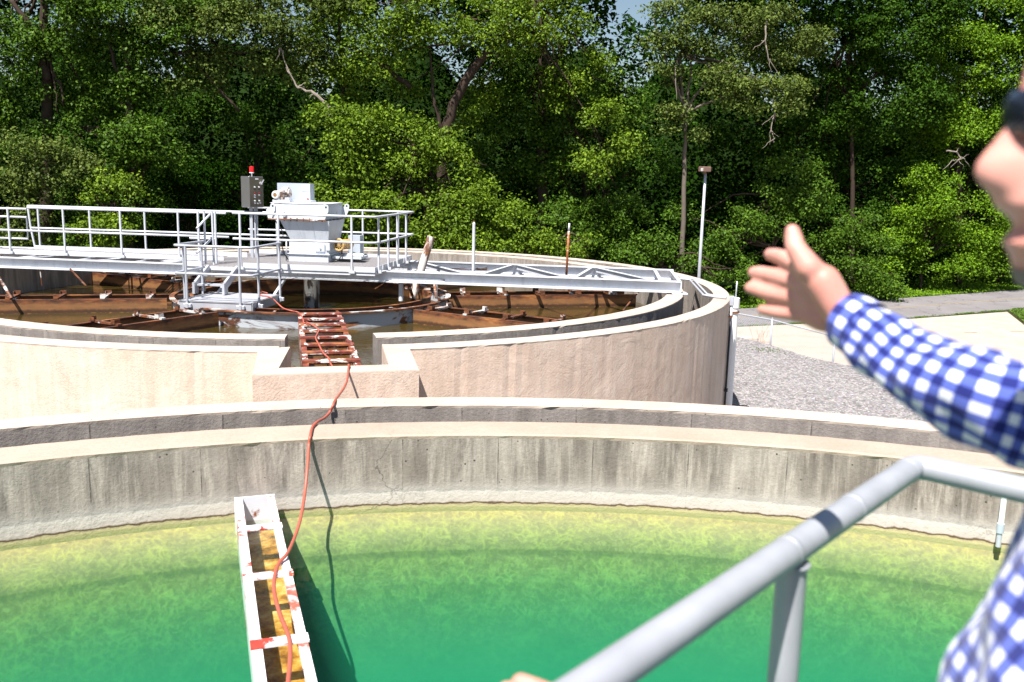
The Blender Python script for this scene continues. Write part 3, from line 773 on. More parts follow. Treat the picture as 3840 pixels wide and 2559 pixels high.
def post(a, b, z0=DZ-.06, z1=RT, parent=None, clamp=True, mat='white_clean'):
    mb = MB(); mb.cyl(P(a, b, z0), P(a, b, z1), PR, 10)
    if clamp:
        q = P(a, b, z0+.03)
        mb.box((q.x, q.y, q.z), (.12, .045, .055), atan2(BU.y, BU.x)); 
    obj('rail_post', mb, M[mat], parent or bridge, smooth=True, autos=True)
def rail(pts, parent=None, name='hand_rail', r=PR, mat='white_clean'):
    mb = MB(); mb.tube([P(*p) for p in pts], r, 10)
    for p in pts:
        pass
    obj(name, mb, M[mat], parent or bridge, smooth=True, autos=True)
for a in (-1.13, -.32, 1.2): post(a, PB0-.04)
for b in (-.95, -.2, .55, 1.35): post(PA1+.04, b)
for a in (-1.6, -.55, .5, 1.35): post(a, PB1)
for z in (RT, RM):
    rail([(-1.28, PB0-.04, z), (1.55, PB0-.04, z), (1.66, PB0+.02, z), (1.70, PB0+.12, z), (1.70, PB1, z)])
    rail([(-2.3, PB1, z), (1.70, PB1, z)])
WR, WM, RR, RRM = onb(300, 785, -.09)[1], onb(300, 872, -.09)[1], onb(300, 778, .98)[1], onb(300, 861, .98)[1]
for px in (41, 246, 458, 673): post(onb(px, 960, -.09)[0], -.09, GT+.02, WR)
for a in (-8.6, -9.9, -11.2): post(a, -.09, GT+.02, WR)
for px in (152, 343, 548): post(onb(px, 940, .98)[0], .98, GT+.03, RR)
aw = onb(102, 780, -.09)[0]
rail([(aw, -.09, WR), (-1.9, -.09, WR)]); rail([(-12.5, -.09, WM), (-1.85, -.09, WM)])
rail([(-12.5, -.09, WR-.03), (aw-.02, -.09, WR-.03)])
aw2 = onb(104, 778, .98)[0]
rail([(aw2, .98, RR), (-.9, .98, RR)]); rail([(aw2+.03, .98, RRM), (-.9, .98, RRM)])
rail([(aw2, .98, RR), (aw2+.04, .98, RRM), (aw2+.12, .98, GT+.05)])
mb = MB()
for a in np.arange(-11.6, -2.3, 1.3): mb.beam(P(a, -.55, GT-.05), P(a, 1.7, GT-.05), .05, .08)
obj('cross_beam', mb, M['white'], bridge)
# gate at the far left of the walkway
gate = thing('walkway_gate', 'small white pipe gate at the left end of the walkway railing', 'gate', P(-6.6, -.05, -1.5))
ga = onb(102, 850, -.05); g0 = onb(60, 814, -.05)[1]; g1_ = onb(60, 895, -.05)[1]
rail([(ga[0]-1.25, -.05, g0), (ga[0], -.05, g0), (ga[0], -.05, g1_), (ga[0]-1.25, -.05, g1_), (ga[0]-1.25, -.05, g0)], gate, 'gate_frame')
# rail returns by the stair head
rail([(-2.45, -.72, RT-.03), (-1.85, -.72, RT-.03)]); rail([(-2.42, -.72, RM-.05), (-1.85, -.72, RM-.05)])
for a, b in ((-2.0, -.9), (-2.06, -1.05), (-1.85, -.72), (-1.80, -.95)): post(a, b, clamp=False)
rail([(-1.85, -.95, RT-.05), (-1.95, -1.35, RT-.32)]); rail([(-1.85, -.95, RM-.05), (-1.97, -1.35, RM-.30)])
# steps down to the landing
stairs = thing('steel_steps', 'short aluminium stair flight between bridge platform and landing', 'stairs', P(-1.5, -1.5, -2.3))
for a in (-1.84, -1.22):
    mb = MB(); mb.beam(P(a, PB0+.0, -1.92), P(a-.02, -1.66, -2.20), .05, .15); mb.beam(P(a-.02, -1.68, -2.15), P(a-.02, -1.68, -2.375), .05, .17, 0, (BV.x, BV.y, 0)); obj('stringer', mb, M['alum'], stairs)
for b, z in ((-1.32, -2.04), (-1.6, -2.2)):
    mb = MB(); mb.beam(P(-1.82, b, z), P(-1.26, b, z), .17, .035); obj('tread', mb, M['alum'], stairs)
# landing
LZ = -2.385
land = thing('landing_platform', 'low square aluminium landing with pipe railing hanging beside the bridge', 'platform', P(-1, -2, LZ))
mb = MB(); aA, aB, bA, bB = -1.70, -.27, -2.66, -1.30
for i in range(7):
    b0 = bA+.01+(bB-bA-.02)*i/7; mb.beam(P(aA+.01, b0+.094, LZ-.012), P(aB-.01, b0+.094, LZ-.012), .180, .022)
obj('deck_plank', mb, M['alum'], land)
for p, q in (((aA, bA), (aB, bA)), ((aB, bA), (aB, bB)), ((aA, bB), (aB, bB)), ((aA, bA), (aA, bB))):
    mb = MB(); mb.beam(P(p[0], p[1], LZ-.085), P(q[0], q[1], LZ-.085), .035, .17); mb.beam(P(p[0], p[1], LZ-.005), P(q[0], q[1], LZ-.005), .06, .01)
    obj('edge_channel', mb, M['alum'], land)
LT, LM = -1.345, -1.865
for a, b in ((-1.52, bA-.045), (-.47, bA-.045), (aB+.045, -2.42), (aB+.045, -1.36), (aA-.045, -2.35), (aA-.045, -1.6)):
    mb = MB(); mb.cyl(P(a, b, LZ-.12), P(a, b, LT), PR, 10); obj('rail_post', mb, M['galv'], land, smooth=True, autos=True)
    mb = MB(); q = P(a, b, LZ-.085); mb.box((q.x, q.y, q.z), (.16, .05, .075), atan2(BU.y, BU.x), 0, .008); mb.box((q.x, q.y, q.z), (.06, .075, .1), atan2(BU.y, BU.x), 0, .008); obj('post_bracket', mb, M['galv'], land)
for z in (LT, LM):
    rail([(aA-.045, -1.5, z), (aA-.06, bA+.02, z), (aA, bA-.045, z), (aB-.05, bA-.045, z), (aB+.03, bA-.01, z), (aB+.045, bA+.15, z), (aB+.045, -1.3, z)], land, 'hand_rail', PR, 'galv')
mb = MB(); mb.beam(P(-1.6, bB, LZ-.06), P(-1.6, -.6, -2.13), .05, .05); mb.beam(P(-.4, bB, LZ-.06), P(-.4, -.6, -2.13), .05, .05); obj('support_bracket', mb, M['white'], land)

# column under the drive, other supports
mb = MB(); mb.cyl(P(-.05, 0, GB+.02), P(-.05, 0, -3.0), .168, 28); obj('centre_column', mb, rusty('column_paint', (.34, .33, .31), .5, (.05, .03, .02), (.02, .012, .01), 2.2, (2, 2, .5)), bridge, smooth=True, autos=True)
for a, b, z in ((2.06, -.55, -2.52), (-2.32, -.4, -2.5), (2.55, .6, -2.6)):
    mb = MB(); mb.cyl(P(a, b, GB), P(a, b, z), .048, 16); obj('hanger_pipe', mb, M['rustpaint'] if a > 0 and b > 0 else M['white'], bridge, smooth=True, autos=True)
mb = MB()
for i in range(7):
    for s in (GT+.006, -2.03, -2.105):
        q = P(1.96+i*.16, -.66-.01, s); mb.box((q.x, q.y-.0, q.z), (.035, .03, .022), 0, 0, .004)
mb.beam(P(1.9, -.672, -2.07), P(3.0, -.672, -2.07), .012, .09); mb.beam(P(1.9, -.66, GT+.004), P(3.0, -.66, GT+.004), .13, .012)
obj('splice_plate', mb, rusty('splice_paint', (.72, .74, .78), .44), bridge)
mb = MB(); mb.beam(P(2.2, 1.765, -2.0), P(3.5, 1.765, -2.0), .012, .12); obj('splice_plate', mb, rusty('splice_paint', (.72, .74, .78), .46), bridge)
q = P(7.72, -.66, -2.13); mb = MB(); mb.box((q.x, q.y, q.z), (.3, .3, .03), 0, 0, .004); mb.beam(P(7.74, -.70, GB+.02), P(7.74, -.70, GT), .16, .02, 0, (1, 0, 0)); obj('bearing_plate', mb, M['white'], bridge)

# struts dipping into the water
def rod(label, p, q, r, m): tag(obj('support_rod', (lambda b: (b.cyl(p, q, r, 8), b)[1])(MB()), m), label, 'rod', 'thin struts dipping into the brown water')
rod('thick white strut dipping into the water at the left frame edge', ony(-25, 1005, 17.6), ony(43, 1120, 17.2), .03, M['rustpaint'])
rod('thin upright rod under the girder against the dark wall', ony(149, 1000, 19.9), ony(158, 1072, 19.9), .014, M['rustpaint'])
rod('slanting rod under the girder ending in a reflection', ony(262, 1008, 18.9), ony(323, 1073, 18.9), .022, M['rustpaint'])
rod('slanting black and white rod near the right end of the girder', ony(2400, 1088, 18.2), ony(2336, 1166, 17.6), .018, M['rustpaint'])

# two upright poles and the scum pipe
t = thing('upright_pole', 'white upright pole standing on the bridge girders', 'pole', P(3.51, -.2, GT)); 
mb = MB(); mb.cyl(P(3.51, -.2, GT), P(3.51, -.2, -.90), .031, 12); mb.tube([P(3.51, -.2, -.90), P(3.51, -.2, -.87)], [.031, .012], 12); obj('shaft', mb, M['white_clean'], t, smooth=True, autos=True)
mb = MB(); mb.cyl(P(3.51, -.2, -.88), P(3.51, -.2, -.83), .012, 8); obj('tip', mb, M['rust'], t)
t = thing('upright_pole', 'thin rusty upright pole with white tip on the bridge', 'pole', P(5.45, -.2, GT))
mb = MB(); mb.cyl(P(5.45, -.2, GT), P(5.47, -.2, -1.0), .024, 10); obj('shaft', mb, rusty('pole_rust', (.6, .55, .5), .58, (.42, .13, .04), (.2, .06, .02)), t, smooth=True)
mb = MB(); mb.cyl(P(5.47, -.2, -1.0), P(5.475, -.2, -.84), .02, 10); obj('tip', mb, M['white_clean'], t, smooth=True)
t = thing('scum_pipe', 'thick rust-streaked pipe leaning out beside the platform corner', 'pipe', P(2.1, .6, -2.4))
mb = MB(); a_ = P(2.50, .35, -1.23); b_ = P(2.13, .15, -2.55); mb.tube([b_, a_], .085, 22, cap=False); mb.tube([b_, a_-(a_-b_)*.004], .075, 22, cap=True)
obj('pipe', mb, rusty('scum_pipe_paint', (.66, .6, .56), .50, (.24, .10, .05), (.09, .035, .02), 2.2, (2, 2, .4)), t, smooth=True, autos=True)
mb = MB(); mb.beam(P(2.2, -.5, GB-.0), P(2.15, .1, -2.5), .06, .02); mb.beam(P(1.9, .3, -2.35), P(2.5, .3, -2.35), .05, .05); mb.beam(P(2.5, .6, -2.15), P(2.62, .3, -2.55), .05, .03); obj('bracket', mb, M['rustpaint'], t)

# ================================================================ DRIVE UNIT
b0 = -.42
for _ in range(3):
    pass
r_ = onz(1160, 983, DZ); b0 = (Vector((r_.x, r_.y))-BC).dot(BV)
def az(px, py, b=None): return onb(px, py, b0 if b is None else b)
drive = thing('drive_unit', 'white steel drive unit with hopper-shaped body in the middle of the bridge', 'machine', P(0, .3, DZ))
def frustum(name, a00, a01, z0, a10, a11, z1, bf0, bb0, bf1, bb1, m):
    mb = MB(); mb.hexa([P(a00, bf0, z0), P(a01, bf0, z0), P(a01, bb0, z0), P(a00, bb0, z0), P(a10, bf1, z1), P(a11, bf1, z1), P(a11, bb1, z1), P(a10, bb1, z1)])
    return obj(name, mb, m, drive)
def rectpx(name, x0, y0, x1, y1, m, bf=None, depth=.9, bev=0):
    bf = b0 if bf is None else bf
    a0_, z0_ = onb((x0+x1)/2, y1, bf); a1_, z1_ = onb((x0+x1)/2, y0, bf)
    al = onb(x0, (y0+y1)/2, bf)[0]; ar = onb(x1, (y0+y1)/2, bf)[0]
    return frustum(name, al, ar, z0_, al, ar, z1_, bf, bf+depth, bf, bf+depth, m)
D1 = .86
zsk0, zsk1 = DZ+.002, az(1160, 955)[1]; aL, aR = az(1083, 970)[0], az(1231, 970)[0]
frustum('base_skirt', aL, aR, zsk0, aL, aR, zsk1, b0, b0+D1, b0, b0+D1, M['drive'])
frustum('base_flange', aL-.03, aR+.04, zsk1, aL-.03, aR+.04, zsk1+.018, b0-.03, b0+D1+.03, b0-.03, b0+D1+.03, M['drive'])
zn0, zn1 = zsk1+.018, az(1160, 905)[1]
frustum('gear_housing', aL+.01, aR-.0, zn0, aL+.01, aR, zn1, b0+.02, b0+D1-.02, b0+.02, b0+D1-.02, M['drive'])
zh1 = az(1160, 827)[1]; hL, hR = az(1055, 827)[0], az(1240, 827)[0]
frustum('hopper_body', aL+.05, aR, zn1, hL, hR, zh1, b0+.02, b0+D1-.02, b0-.1, b0+D1+.12, M['drive'])
cL, cR = az(1017, 820)[0], az(1228, 820)[0]; zc1 = az(1160, 765)[1]
frustum('rusty_flange', cL-.01, cR+.02, zh1, cL-.01, cR+.02, zh1+.028, b0-.16, b0+1.12, b0-.16, b0+1.12, rusty('flange_rust', (.7, .7, .7), .56, (.32, .14, .07)))
frustum('collar', cL+.05, cR, zh1+.028, cL+.05, cR, zc1, b0-.12, b0+1.08, b0-.12, b0+1.08, M['drive'])
frustum('top_plate', cL+.04, cR+.01, zc1, cL+.04, cR+.01, zc1+.012, b0-.13, b0+1.09, b0-.13, b0+1.09, rusty('top_rim_paint', (.7, .72, .75), .42, (.3, .1, .05)))
for (a, b) in ((cL+.05, b0-.15), (cR-.03, b0-.15), (cR+.05, b0+1.05)):   # lifting lugs
    mb = MB(); h = zc1-zh1-.03; n = 14; vs = []
    pts = [(-.06, 0), (.02, 0), (.10, h*.55)]+[(.05+.055*cos(t), h-.06+.055*sin(t)) for t in np.linspace(-.2, pi+.2, 9)]+[(-.10, h*.55)]
    for dy in (0, .018):
        for x, z in pts: vs.append(P(a+x, b+dy, zh1+.03+z))
    k = len(pts); mb.add(vs, [tuple(range(k)), tuple(range(2*k-1, k-1, -1))]+[(i, (i+1) % k, k+(i+1) % k, k+i) for i in range(k)])
    lug = obj('lifting_lug', mb, M['drive'], drive)
    mb = MB(); mb.cyl(P(a+.05, b-.003, zh1+.03+h-.06), P(a+.05, b+.021, zh1+.03+h-.06), .022, 14); obj('eye', mb, M['dark'], lug)
mb = MB(); q = az(1066, 805, b0-.14); p = P(q[0], b0-.14, q[1]); mb.cyl(p, p+Vector((0, -.015, 0)), .05, 14); mb.cyl(p+Vector((0, 0, -.02)), p+Vector((0, -.03, .05)), .014, 8); obj('crest_casting', mb, M['galv'], drive)
for f in (.33, .66):
    mb = MB(); a0_ = (aL+.05)*(1-f)+aR*f; a1_ = hL*(1-f)+hR*f; mb.beam(P(a0_, b0+.016, zn1+.01), P(a1_, b0-.104, zh1-.01), .008, .004, 0, (0, -1, 0)); obj('weld_seam', mb, M['galv'], drive)
for i in range(9):
    a_ = cL+(cR-cL)*(i+.5)/9; mb = MB(); mb.cyl(P(a_, b0-.135, zh1-.02), P(a_, b0-.135, zh1+.05), .011, 6); obj('bolt', mb, M['rust'], drive)
rectpx('access_cover', 1181, 915, 1217, 944, M['drive'], b0-.012, .03)
p_ = az(1201, 933, b0-.02); mb = MB(); mb.cyl(P(p_[0], b0-.03, p_[1]), P(p_[0], b0+.0, p_[1]), .022, 12); obj('plug', mb, M['galv'], drive)
rectpx('corner_gusset', 1222, 913, 1236, 940, M['drive'], b0-.01, .05)
# top machinery
cab = rectpx('motor_cabinet', 1040, 688, 1163, 757, M['cab'], b0+.62, .28)
mb = MB(); a1_, z1_ = onb(1131, 693, b0+.61); a2_, z2_ = onb(1162, 718, b0+.61); mb.hexa([P(a1_, b0+.612, z2_), P(a2_, b0+.612, z2_), P(a2_, b0+.618, z2_), P(a1_, b0+.618, z2_), P(a1_, b0+.612, z1_), P(a2_, b0+.612, z1_), P(a2_, b0+.618, z1_), P(a1_, b0+.618, z1_)]); obj('notice_plate', mb, M['labelwhite'], cab)
mb = MB(); a1_, z1_ = onb(1135, 703, b0+.608); a2_, z2_ = onb(1157, 705, b0+.608); mb.hexa([P(a1_, b0+.606, z2_), P(a2_, b0+.606, z2_), P(a2_, b0+.611, z2_), P(a1_, b0+.611, z2_), P(a1_, b0+.606, z1_), P(a2_, b0+.606, z1_), P(a2_, b0+.611, z1_), P(a1_, b0+.611, z1_)]); obj('printed_line', mb, M['galv'], cab)
q = onb(1154, 747, b0+.6); mb = MB(); p = P(q[0], b0+.6, q[1]); mb.box((p.x, p.y, p.z), (.03, .02, .035), 0, 0, .005); obj('red_button', mb, M['redbtn'], cab)
def pxc(px, py, b): q = onb(px, py, b); return P(q[0], b, q[1])
mt = MB(); c1 = pxc(1033, 731, b0+.05); mt.cyl(c1, c1+Vector((BV.x, BV.y, 0))*.32, .088, 24); mt.cyl(c1-Vector((BV.x, BV.y, 0))*.03, c1, .075, 24); mo = obj('small_motor', mt, rusty('motor_white', (.68, .66, .6), .4, (.3, .15, .07)), drive, smooth=True, autos=True)
mb = MB(); mb.cyl(c1-Vector((BV.x, BV.y, 0))*.034, c1-Vector((BV.x, BV.y, 0))*.029, .042, 18); obj('fan_grille', mb, rusty('fan_rust', (.25, .15, .05), .5), mo)
g1 = pxc(1058, 752, b0+.15); g2 = pxc(1058, 716, b0+.15); mb = MB(); mb.cyl(g1, g2, .05, 18); mb.cyl(g2-Vector((0, 0, .02)), g2+Vector((0, 0, .02)), .065, 18)
g3 = pxc(1075, 728, b0+.35); mb.cyl(g3-Vector((BU.x, BU.y, 0))*.07, g3+Vector((BU.x, BU.y, 0))*.05, .15, 24); mb.cyl(g3+Vector((BU.x, BU.y, 0))*.05, g3+Vector((BU.x, BU.y, 0))*.08, .11, 24)
obj('gear_reducer', mb, rusty('reducer_paint', (.6, .54, .5), .48, (.3, .17, .1)), drive, smooth=True, autos=True)
rectpx('reducer_base', 1022, 750, 1085, 763, M['drive'], b0+.05, .5); rectpx('reducer_foot', 1068, 742, 1083, 760, M['drive'], b0+.1, .2)
rectpx('cable_tray', 1088, 752, 1165, 764, M['white'], b0+.3, .35)
# drive motor on the right
mc = pxc(1273, 919, b0+.18); ax = Vector((BV.x, BV.y, 0)).lerp(Vector((BU.x, BU.y, 0)), .22).normalized()
mb = MB(); mb.cyl(mc, mc+ax*.42, .105, 28)
for k in range(5): mb.cyl(mc+ax*(.08+k*.07), mc+ax*(.1+k*.07), .113, 28)
mo = obj('drive_motor', mb, M['motor'], drive, smooth=True, autos=True)
mb = MB(); rr = [mc-ax*.02+(ax.cross(Vector((0, 0, 1))).normalized()*cos(t)+Vector((0, 0, 1))*sin(t))*.122 for t in np.linspace(0, 2*pi, 25)[:-1]]; mb.tube(rr, .026, 8, closed=True)
for k in range(5):
    t = k*pi/5; d = (ax.cross(Vector((0, 0, 1))).normalized()*cos(t)+Vector((0, 0, 1))*sin(t))*.1; mb.beam(mc-ax*.025-d, mc-ax*.025+d, .012, .01)
obj('fan_cowl', mb, M['motor'], mo); mb = MB(); mb.cyl(mc-ax*.006, mc-ax*.002, .1, 20); obj('fan_opening', mb, M['dark'], mo)
rectpx('side_cabinet', 1306, 884, 1350, 962, M['cab'], b0+.75, .25)
mb = MB(); mb.beam(P(aR+.02, b0+.45, DZ+.1), P(aR+.68, b0+.45, DZ+.1), .5, .05); mb.cyl(P(aR+.3, b0+.25, DZ+.15), P(aR+.72, b0+.25, DZ+.15), .05, 14); obj('motor_bed', mb, M['drive'], drive)
mb = MB(); mb.tube([mc+ax*.1+Vector((0, 0, -.12)), mc+Vector((.05, 0, -.2)), mc+Vector((.02, -.05, -.28)), mc+Vector((-.02, -.1, -.33)), mc+Vector((-.12, -.15, -.36))], .015, 8); obj('cable', mb, M['black'], drive, smooth=True)
mb = MB(); mb.tube([pxc(1030, 823, b0-.1), pxc(1040, 840, b0-.12), pxc(1055, 858, b0-.12), pxc(1062, 880, b0-.1), pxc(1056, 920, b0-.1), pxc(1065, 950, b0-.1), pxc(1080, 972, b0-.05)], .012, 8); obj('cable', mb, M['black'], drive, smooth=True)
mb = MB(); mb.cyl(pxc(1074, 905, b0-.03), pxc(1074, 978, b0-.03), .016, 10); mb.cyl(pxc(1042, 790, b0+.7), pxc(1042, 960, b0+.9), .03, 10); obj('conduit', mb, M['galv'], drive, smooth=True)

# control panel on its post
ppos = ony(943, 960, 20.25); PZt = ony(943, 662, 20.25).z; PZb = ony(943, 779, 20.25).z; px_, py_ = ppos.x, ppos.y+.2
panel = thing('control_panel', 'tall stainless steel control panel with red beacon on a strut post', 'control panel', (px_, py_, DZ))
rz = radians(48)
mb = MB(); mb.box((px_, py_, (PZt+PZb)/2), (.36, .34, PZt-PZb), rz, 0, .008); enc = obj('enclosure', mb, M['stainless'], panel)
k_, q_ = cos(rz), sin(rz)
def PN(x, y, z): return Vector((px_+x*k_-y*q_, py_+x*q_+y*k_, z))
fx = -.172
# the door faces the viewer's right
def PD(u, z): return PN(u, -.172, z)
mb = MB(); mb.hexa([PN(-.165, -.178, PZb+.02), PN(.165, -.178, PZb+.02), PN(.165, -.171, PZb+.02), PN(-.165, -.171, PZb+.02), PN(-.165, -.178, PZt-.02), PN(.165, -.178, PZt-.02), PN(.165, -.171, PZt-.02), PN(-.165, -.171, PZt-.02)]); door = obj('door', mb, simple('dark_stainless', (.16, .14, .11), .35, .8), panel)
HH = PZt-PZb
for (u, f, m_) in [(-.05, .66, 'labelwhite'), (.06, .66, 'labelwhite'), (-.05, .60, 'dark'), (.06, .60, 'dark'), (-.05, .47, 'redbtn'), (.07, .47, 'redbtn'), (-.05, .40, 'galv'), (.06, .40, 'galv'), (-.05, .33, 'galv'), (-.05, .22, 'labelwhite'), (.06, .22, 'labelwhite'), (-.05, .14, 'galv'), (.02, .13, 'galv'), (.08, .15, 'galv')]:
    mb = MB(); c_ = PN(u, -.178, PZb+HH*f); mb.cyl(c_, PN(u, -.195, PZb+HH*f), .017, 12); obj('push_button', mb, M[m_], door)
mb = MB(); mb.hexa([PN(-.03, -.182, PZt-.07), PN(.05, -.182, PZt-.07), PN(.05, -.178, PZt-.07), PN(-.03, -.178, PZt-.07), PN(-.03, -.182, PZt-.04), PN(.05, -.182, PZt-.04), PN(.05, -.178, PZt-.04), PN(-.03, -.178, PZt-.04)]); obj('name_plate', mb, M['labelwhite'], door)
mb = MB(); mb.beam(PN(.11, -.2, PZt-.17), PN(.15, -.24, PZt-.07), .03, .02); mb.cyl(PN(.11, -.178, PZt-.15), PN(.11, -.21, PZt-.15), .035, 12); obj('switch_handle', mb, M['alum'], door)
bc = PN(0, 0, PZt); mb = MB(); mb.lathe((bc.x, bc.y, PZt), [(0, 0), (.015, 0), (.015, .06), (.055, .075), (.055, .09), (0, .09)], 20); bea = obj('beacon', mb, M['pvc'], panel, smooth=True, autos=True)
mb = MB(); mb.lathe((bc.x, bc.y, PZt+.09), [(0, 0), (.048, 0), (.05, .02), (.048, .115), (.04, .13), (0, .132)], 24); obj('red_lens', mb, M['red'], bea, smooth=True, autos=True)
for dx, dy in ((-.06, .02), (-.015, -.03), (.045, 0), (.08, .04)):
    mb = MB(); mb.box((px_+dx, py_+dy, (PZb+DZ)/2), (.035, .035, PZb-DZ), 0); obj('strut_post', mb, M['galv'], panel)

# ================================================================ HOSE
hp = []
def hz(px, py, z): hp.append(onz(px, py, z))
def hy(px, py, Y): hp.append(ony(px, py, Y))
for px, py in ((1003, 1100), (985, 1096), (974, 1102), (982, 1109), (1003, 1112), (1022, 1120)): hz(px, py, LZ+.016)
hy(1040, 1137, 16.7); hy(1062, 1156, 16.55); hy(1092, 1166, 16.4); hz(1118, 1172, -2.49)
hz(1130, 1184, -2.475); hz(1137, 1200, -2.465); hz(1140, 1211, -2.46); hz(1152, 1210, -2.46); hz(1172, 1220, -2.46); hz(1195, 1237, -2.46); hz(1190, 1252, -2.46); hz(1184, 1268, -2.46)
hz(1194, 1290, -2.46); hz(1213, 1325, -2.46); hz(1232, 1343, -2.46); hz(1241, 1366, -2.46)
hy(1262, 1392, 11.2); hy(1290, 1395, 10.65); hz(1307, 1368, RIM+.02); hz(1306, 1386, RIM+.018)
hy(1302, 1425, 9.45); hy(1290, 1455, 8.95); hy(1272, 1481, 8.5); hz(1256, 1503, NR+.016); hz(1249, 1520, NR+.016)
hy(1236, 1547, 7.75); hy(1216, 1568, 7.55); hz(1190, 1583, NR+.016); hz(1172, 1602, NR+.016); hz(1163, 1636, NR+.016)
hy(1158, 1672, 6.74); hy(1152, 1760, 6.55); hy(1143, 1850, 6.4); hy(1128, 1940, 6.15); hy(1107, 2010, 5.95); hz(1080, 2072, -2.41)
hz(1052, 2105, -2.42); hz(1035, 2140, -2.42); hz(1027, 2190, -2.42); hz(1032, 2240, -2.43); hz(1052, 2310, -2.43); hz(1078, 2375, -2.42); hz(1088, 2430, -2.42); hz(1086, 2500, -2.43); hz(1080, 2570, -2.43); hz(1078, 2680, -2.43); hz(1100, 2900, -2.43)
def spline(pts, n=5):
    out = []; m = len(pts)
    for i in range(m-1):
        p0, p1, p2, p3 = pts[max(0, i-1)], pts[i], pts[i+1], pts[min(m-1, i+2)]
        for k in range(n):
            t = k/n; out.append(.5*((2*p1)+(p2-p0)*t+(2*p0-5*p1+4*p2-p3)*t*t+(3*p1-p0-3*p2+p3)*t**3))
    out.append(pts[-1]); return out
mb = MB(); mb.tube(spline(hp), .0118, 10)
tag(obj('red_hose', mb, M['hose'], smooth=True), 'faded red rubber hose draped across both tanks and the rim walls', 'hose')

# ================================================================ PIPES ON THE TANK, POLE, FENCE
t = thing('conduit_run', 'pair of grey conduits bent over the channel and down the tank wall', 'conduit', (4.04, 16.92, -2.1))
for dx, k in ((0, 0), (.11, 1)):
    pts = [onz(2540+dx*60, 1046, -2.09), onz(2586+dx*130, 1049-k*1, -2.09), onz(2638+dx*130, 1107-k*3, -2.105), onz(2660+dx*150, 1111-k*1, -2.115), onz(2724, 1118-k*1.5, -2.12)]
    mb = MB(); mb.tube(pts, .021, 10); obj('conduit', mb, M['galv'], t, smooth=True, autos=True)
cp = onz(2726, 1118, -2.12); dirr = Vector((cp.x-TCX, cp.y-TCY, 0)).normalized(); cp2 = Vector((TCX, TCY, 0))+dirr*8.565
mb = MB(); mb.box((cp2.x, cp2.y, -2.17), (.085, .085, .19), atan2(dirr.y, dirr.x), 0, .01); obj('conduit_box', mb, M['galv'], t)
mb = MB(); mb.cyl(Vector((cp2.x, cp2.y, -2.2)), Vector((cp2.x, cp2.y, PZ)), .026, 12); obj('conduit', mb, M['galv'], t, smooth=True)
tg = Vector((-dirr.y, dirr.x, 0))
mb = MB(); c3 = cp2-tg*.10; mb.cyl(Vector((c3.x, c3.y, -2.55)), Vector((c3.x, c3.y, PZ)), .02, 10); obj('conduit', mb, M['black'], t, smooth=True)
for z in (-2.46, -3.9):
    mb = MB(); mb.beam(cp2+Vector((0, 0, z))-tg*.14, cp2+Vector((0, 0, z))+tg*.05, .07, .035); obj('clamp', mb, M['rust'] if z > -3 else M['black'], t)
vp = ony(2741, 1300, 17.62); vt = ony(2741, 1116, 17.62).z
t = thing('vent_pipe', 'thick white plastic pipe standing against the tank wall at the gravel', 'pipe', (vp.x, vp.y, PZ))
mb = MB(); mb.cyl(Vector((vp.x, vp.y, PZ)), Vector((vp.x, vp.y, vt-.15)), .098, 28); obj('pipe', mb, M['pvc'], t, smooth=True, autos=True)
mb = MB(); mb.lathe((vp.x, vp.y, vt), [(0, 0), (.1, 0), (.112, -.01), (.112, -.2), (.1, -.205)], 28); obj('cap', mb, M['pvc'], t, smooth=True, autos=True)
mb = MB(); mb.lathe((vp.x, vp.y, ony(2741, 1173, 17.62).z), [(.1, 0), (.118, 0), (.118, .035), (.1, .035)], 24); mb.beam(Vector((vp.x-.1, vp.y, ony(2741, 1173, 17.62).z+.02)), Vector((vp.x-.25, vp.y-.03, ony(2741, 1173, 17.62).z+.02)), .03, .03); obj('strap', mb, M['rust'], t)
mb = MB(); mb.cyl(Vector((vp.x+.03, vp.y, vt-.02)), Vector((vp.x+.035, vp.y, ony(2747, 1055, 17.62).z)), .014, 8); obj('rod', mb, M['galv'], t, smooth=True)

lp = ony(2620, 1040, 30.5); lt = ony(2648, 655, 30.5).z
t = thing('light_pole', 'slim grey light pole with brown floodlight head behind the tank', 'street lamp', (lp.x, lp.y, GZ))
mb = MB(); mb.tube([Vector((lp.x, lp.y, GZ)), Vector((lp.x+.02, lp.y, lt))], [.062, .042], 14); obj('pole', mb, M['galv'], t, smooth=True)
mb = MB(); mb.box((lp.x-.02, lp.y-.05, lt+.17), (.3, .34, .17), .35, 0, .02); hd = obj('lamp_head', mb, M['brownlamp'], t)
mb = MB(); mb.beam((lp.x+.02, lp.y, lt-.02), (lp.x-.02, lp.y-.02, lt+.1), .07, .07); obj('arm', mb, M['brownlamp'], t)
mb = MB(); mb.box((lp.x-.09, lp.y-.2, lt+.15), (.2, .05, .1), .35, 0, .01); obj('lens', mb, M['lens'], hd)

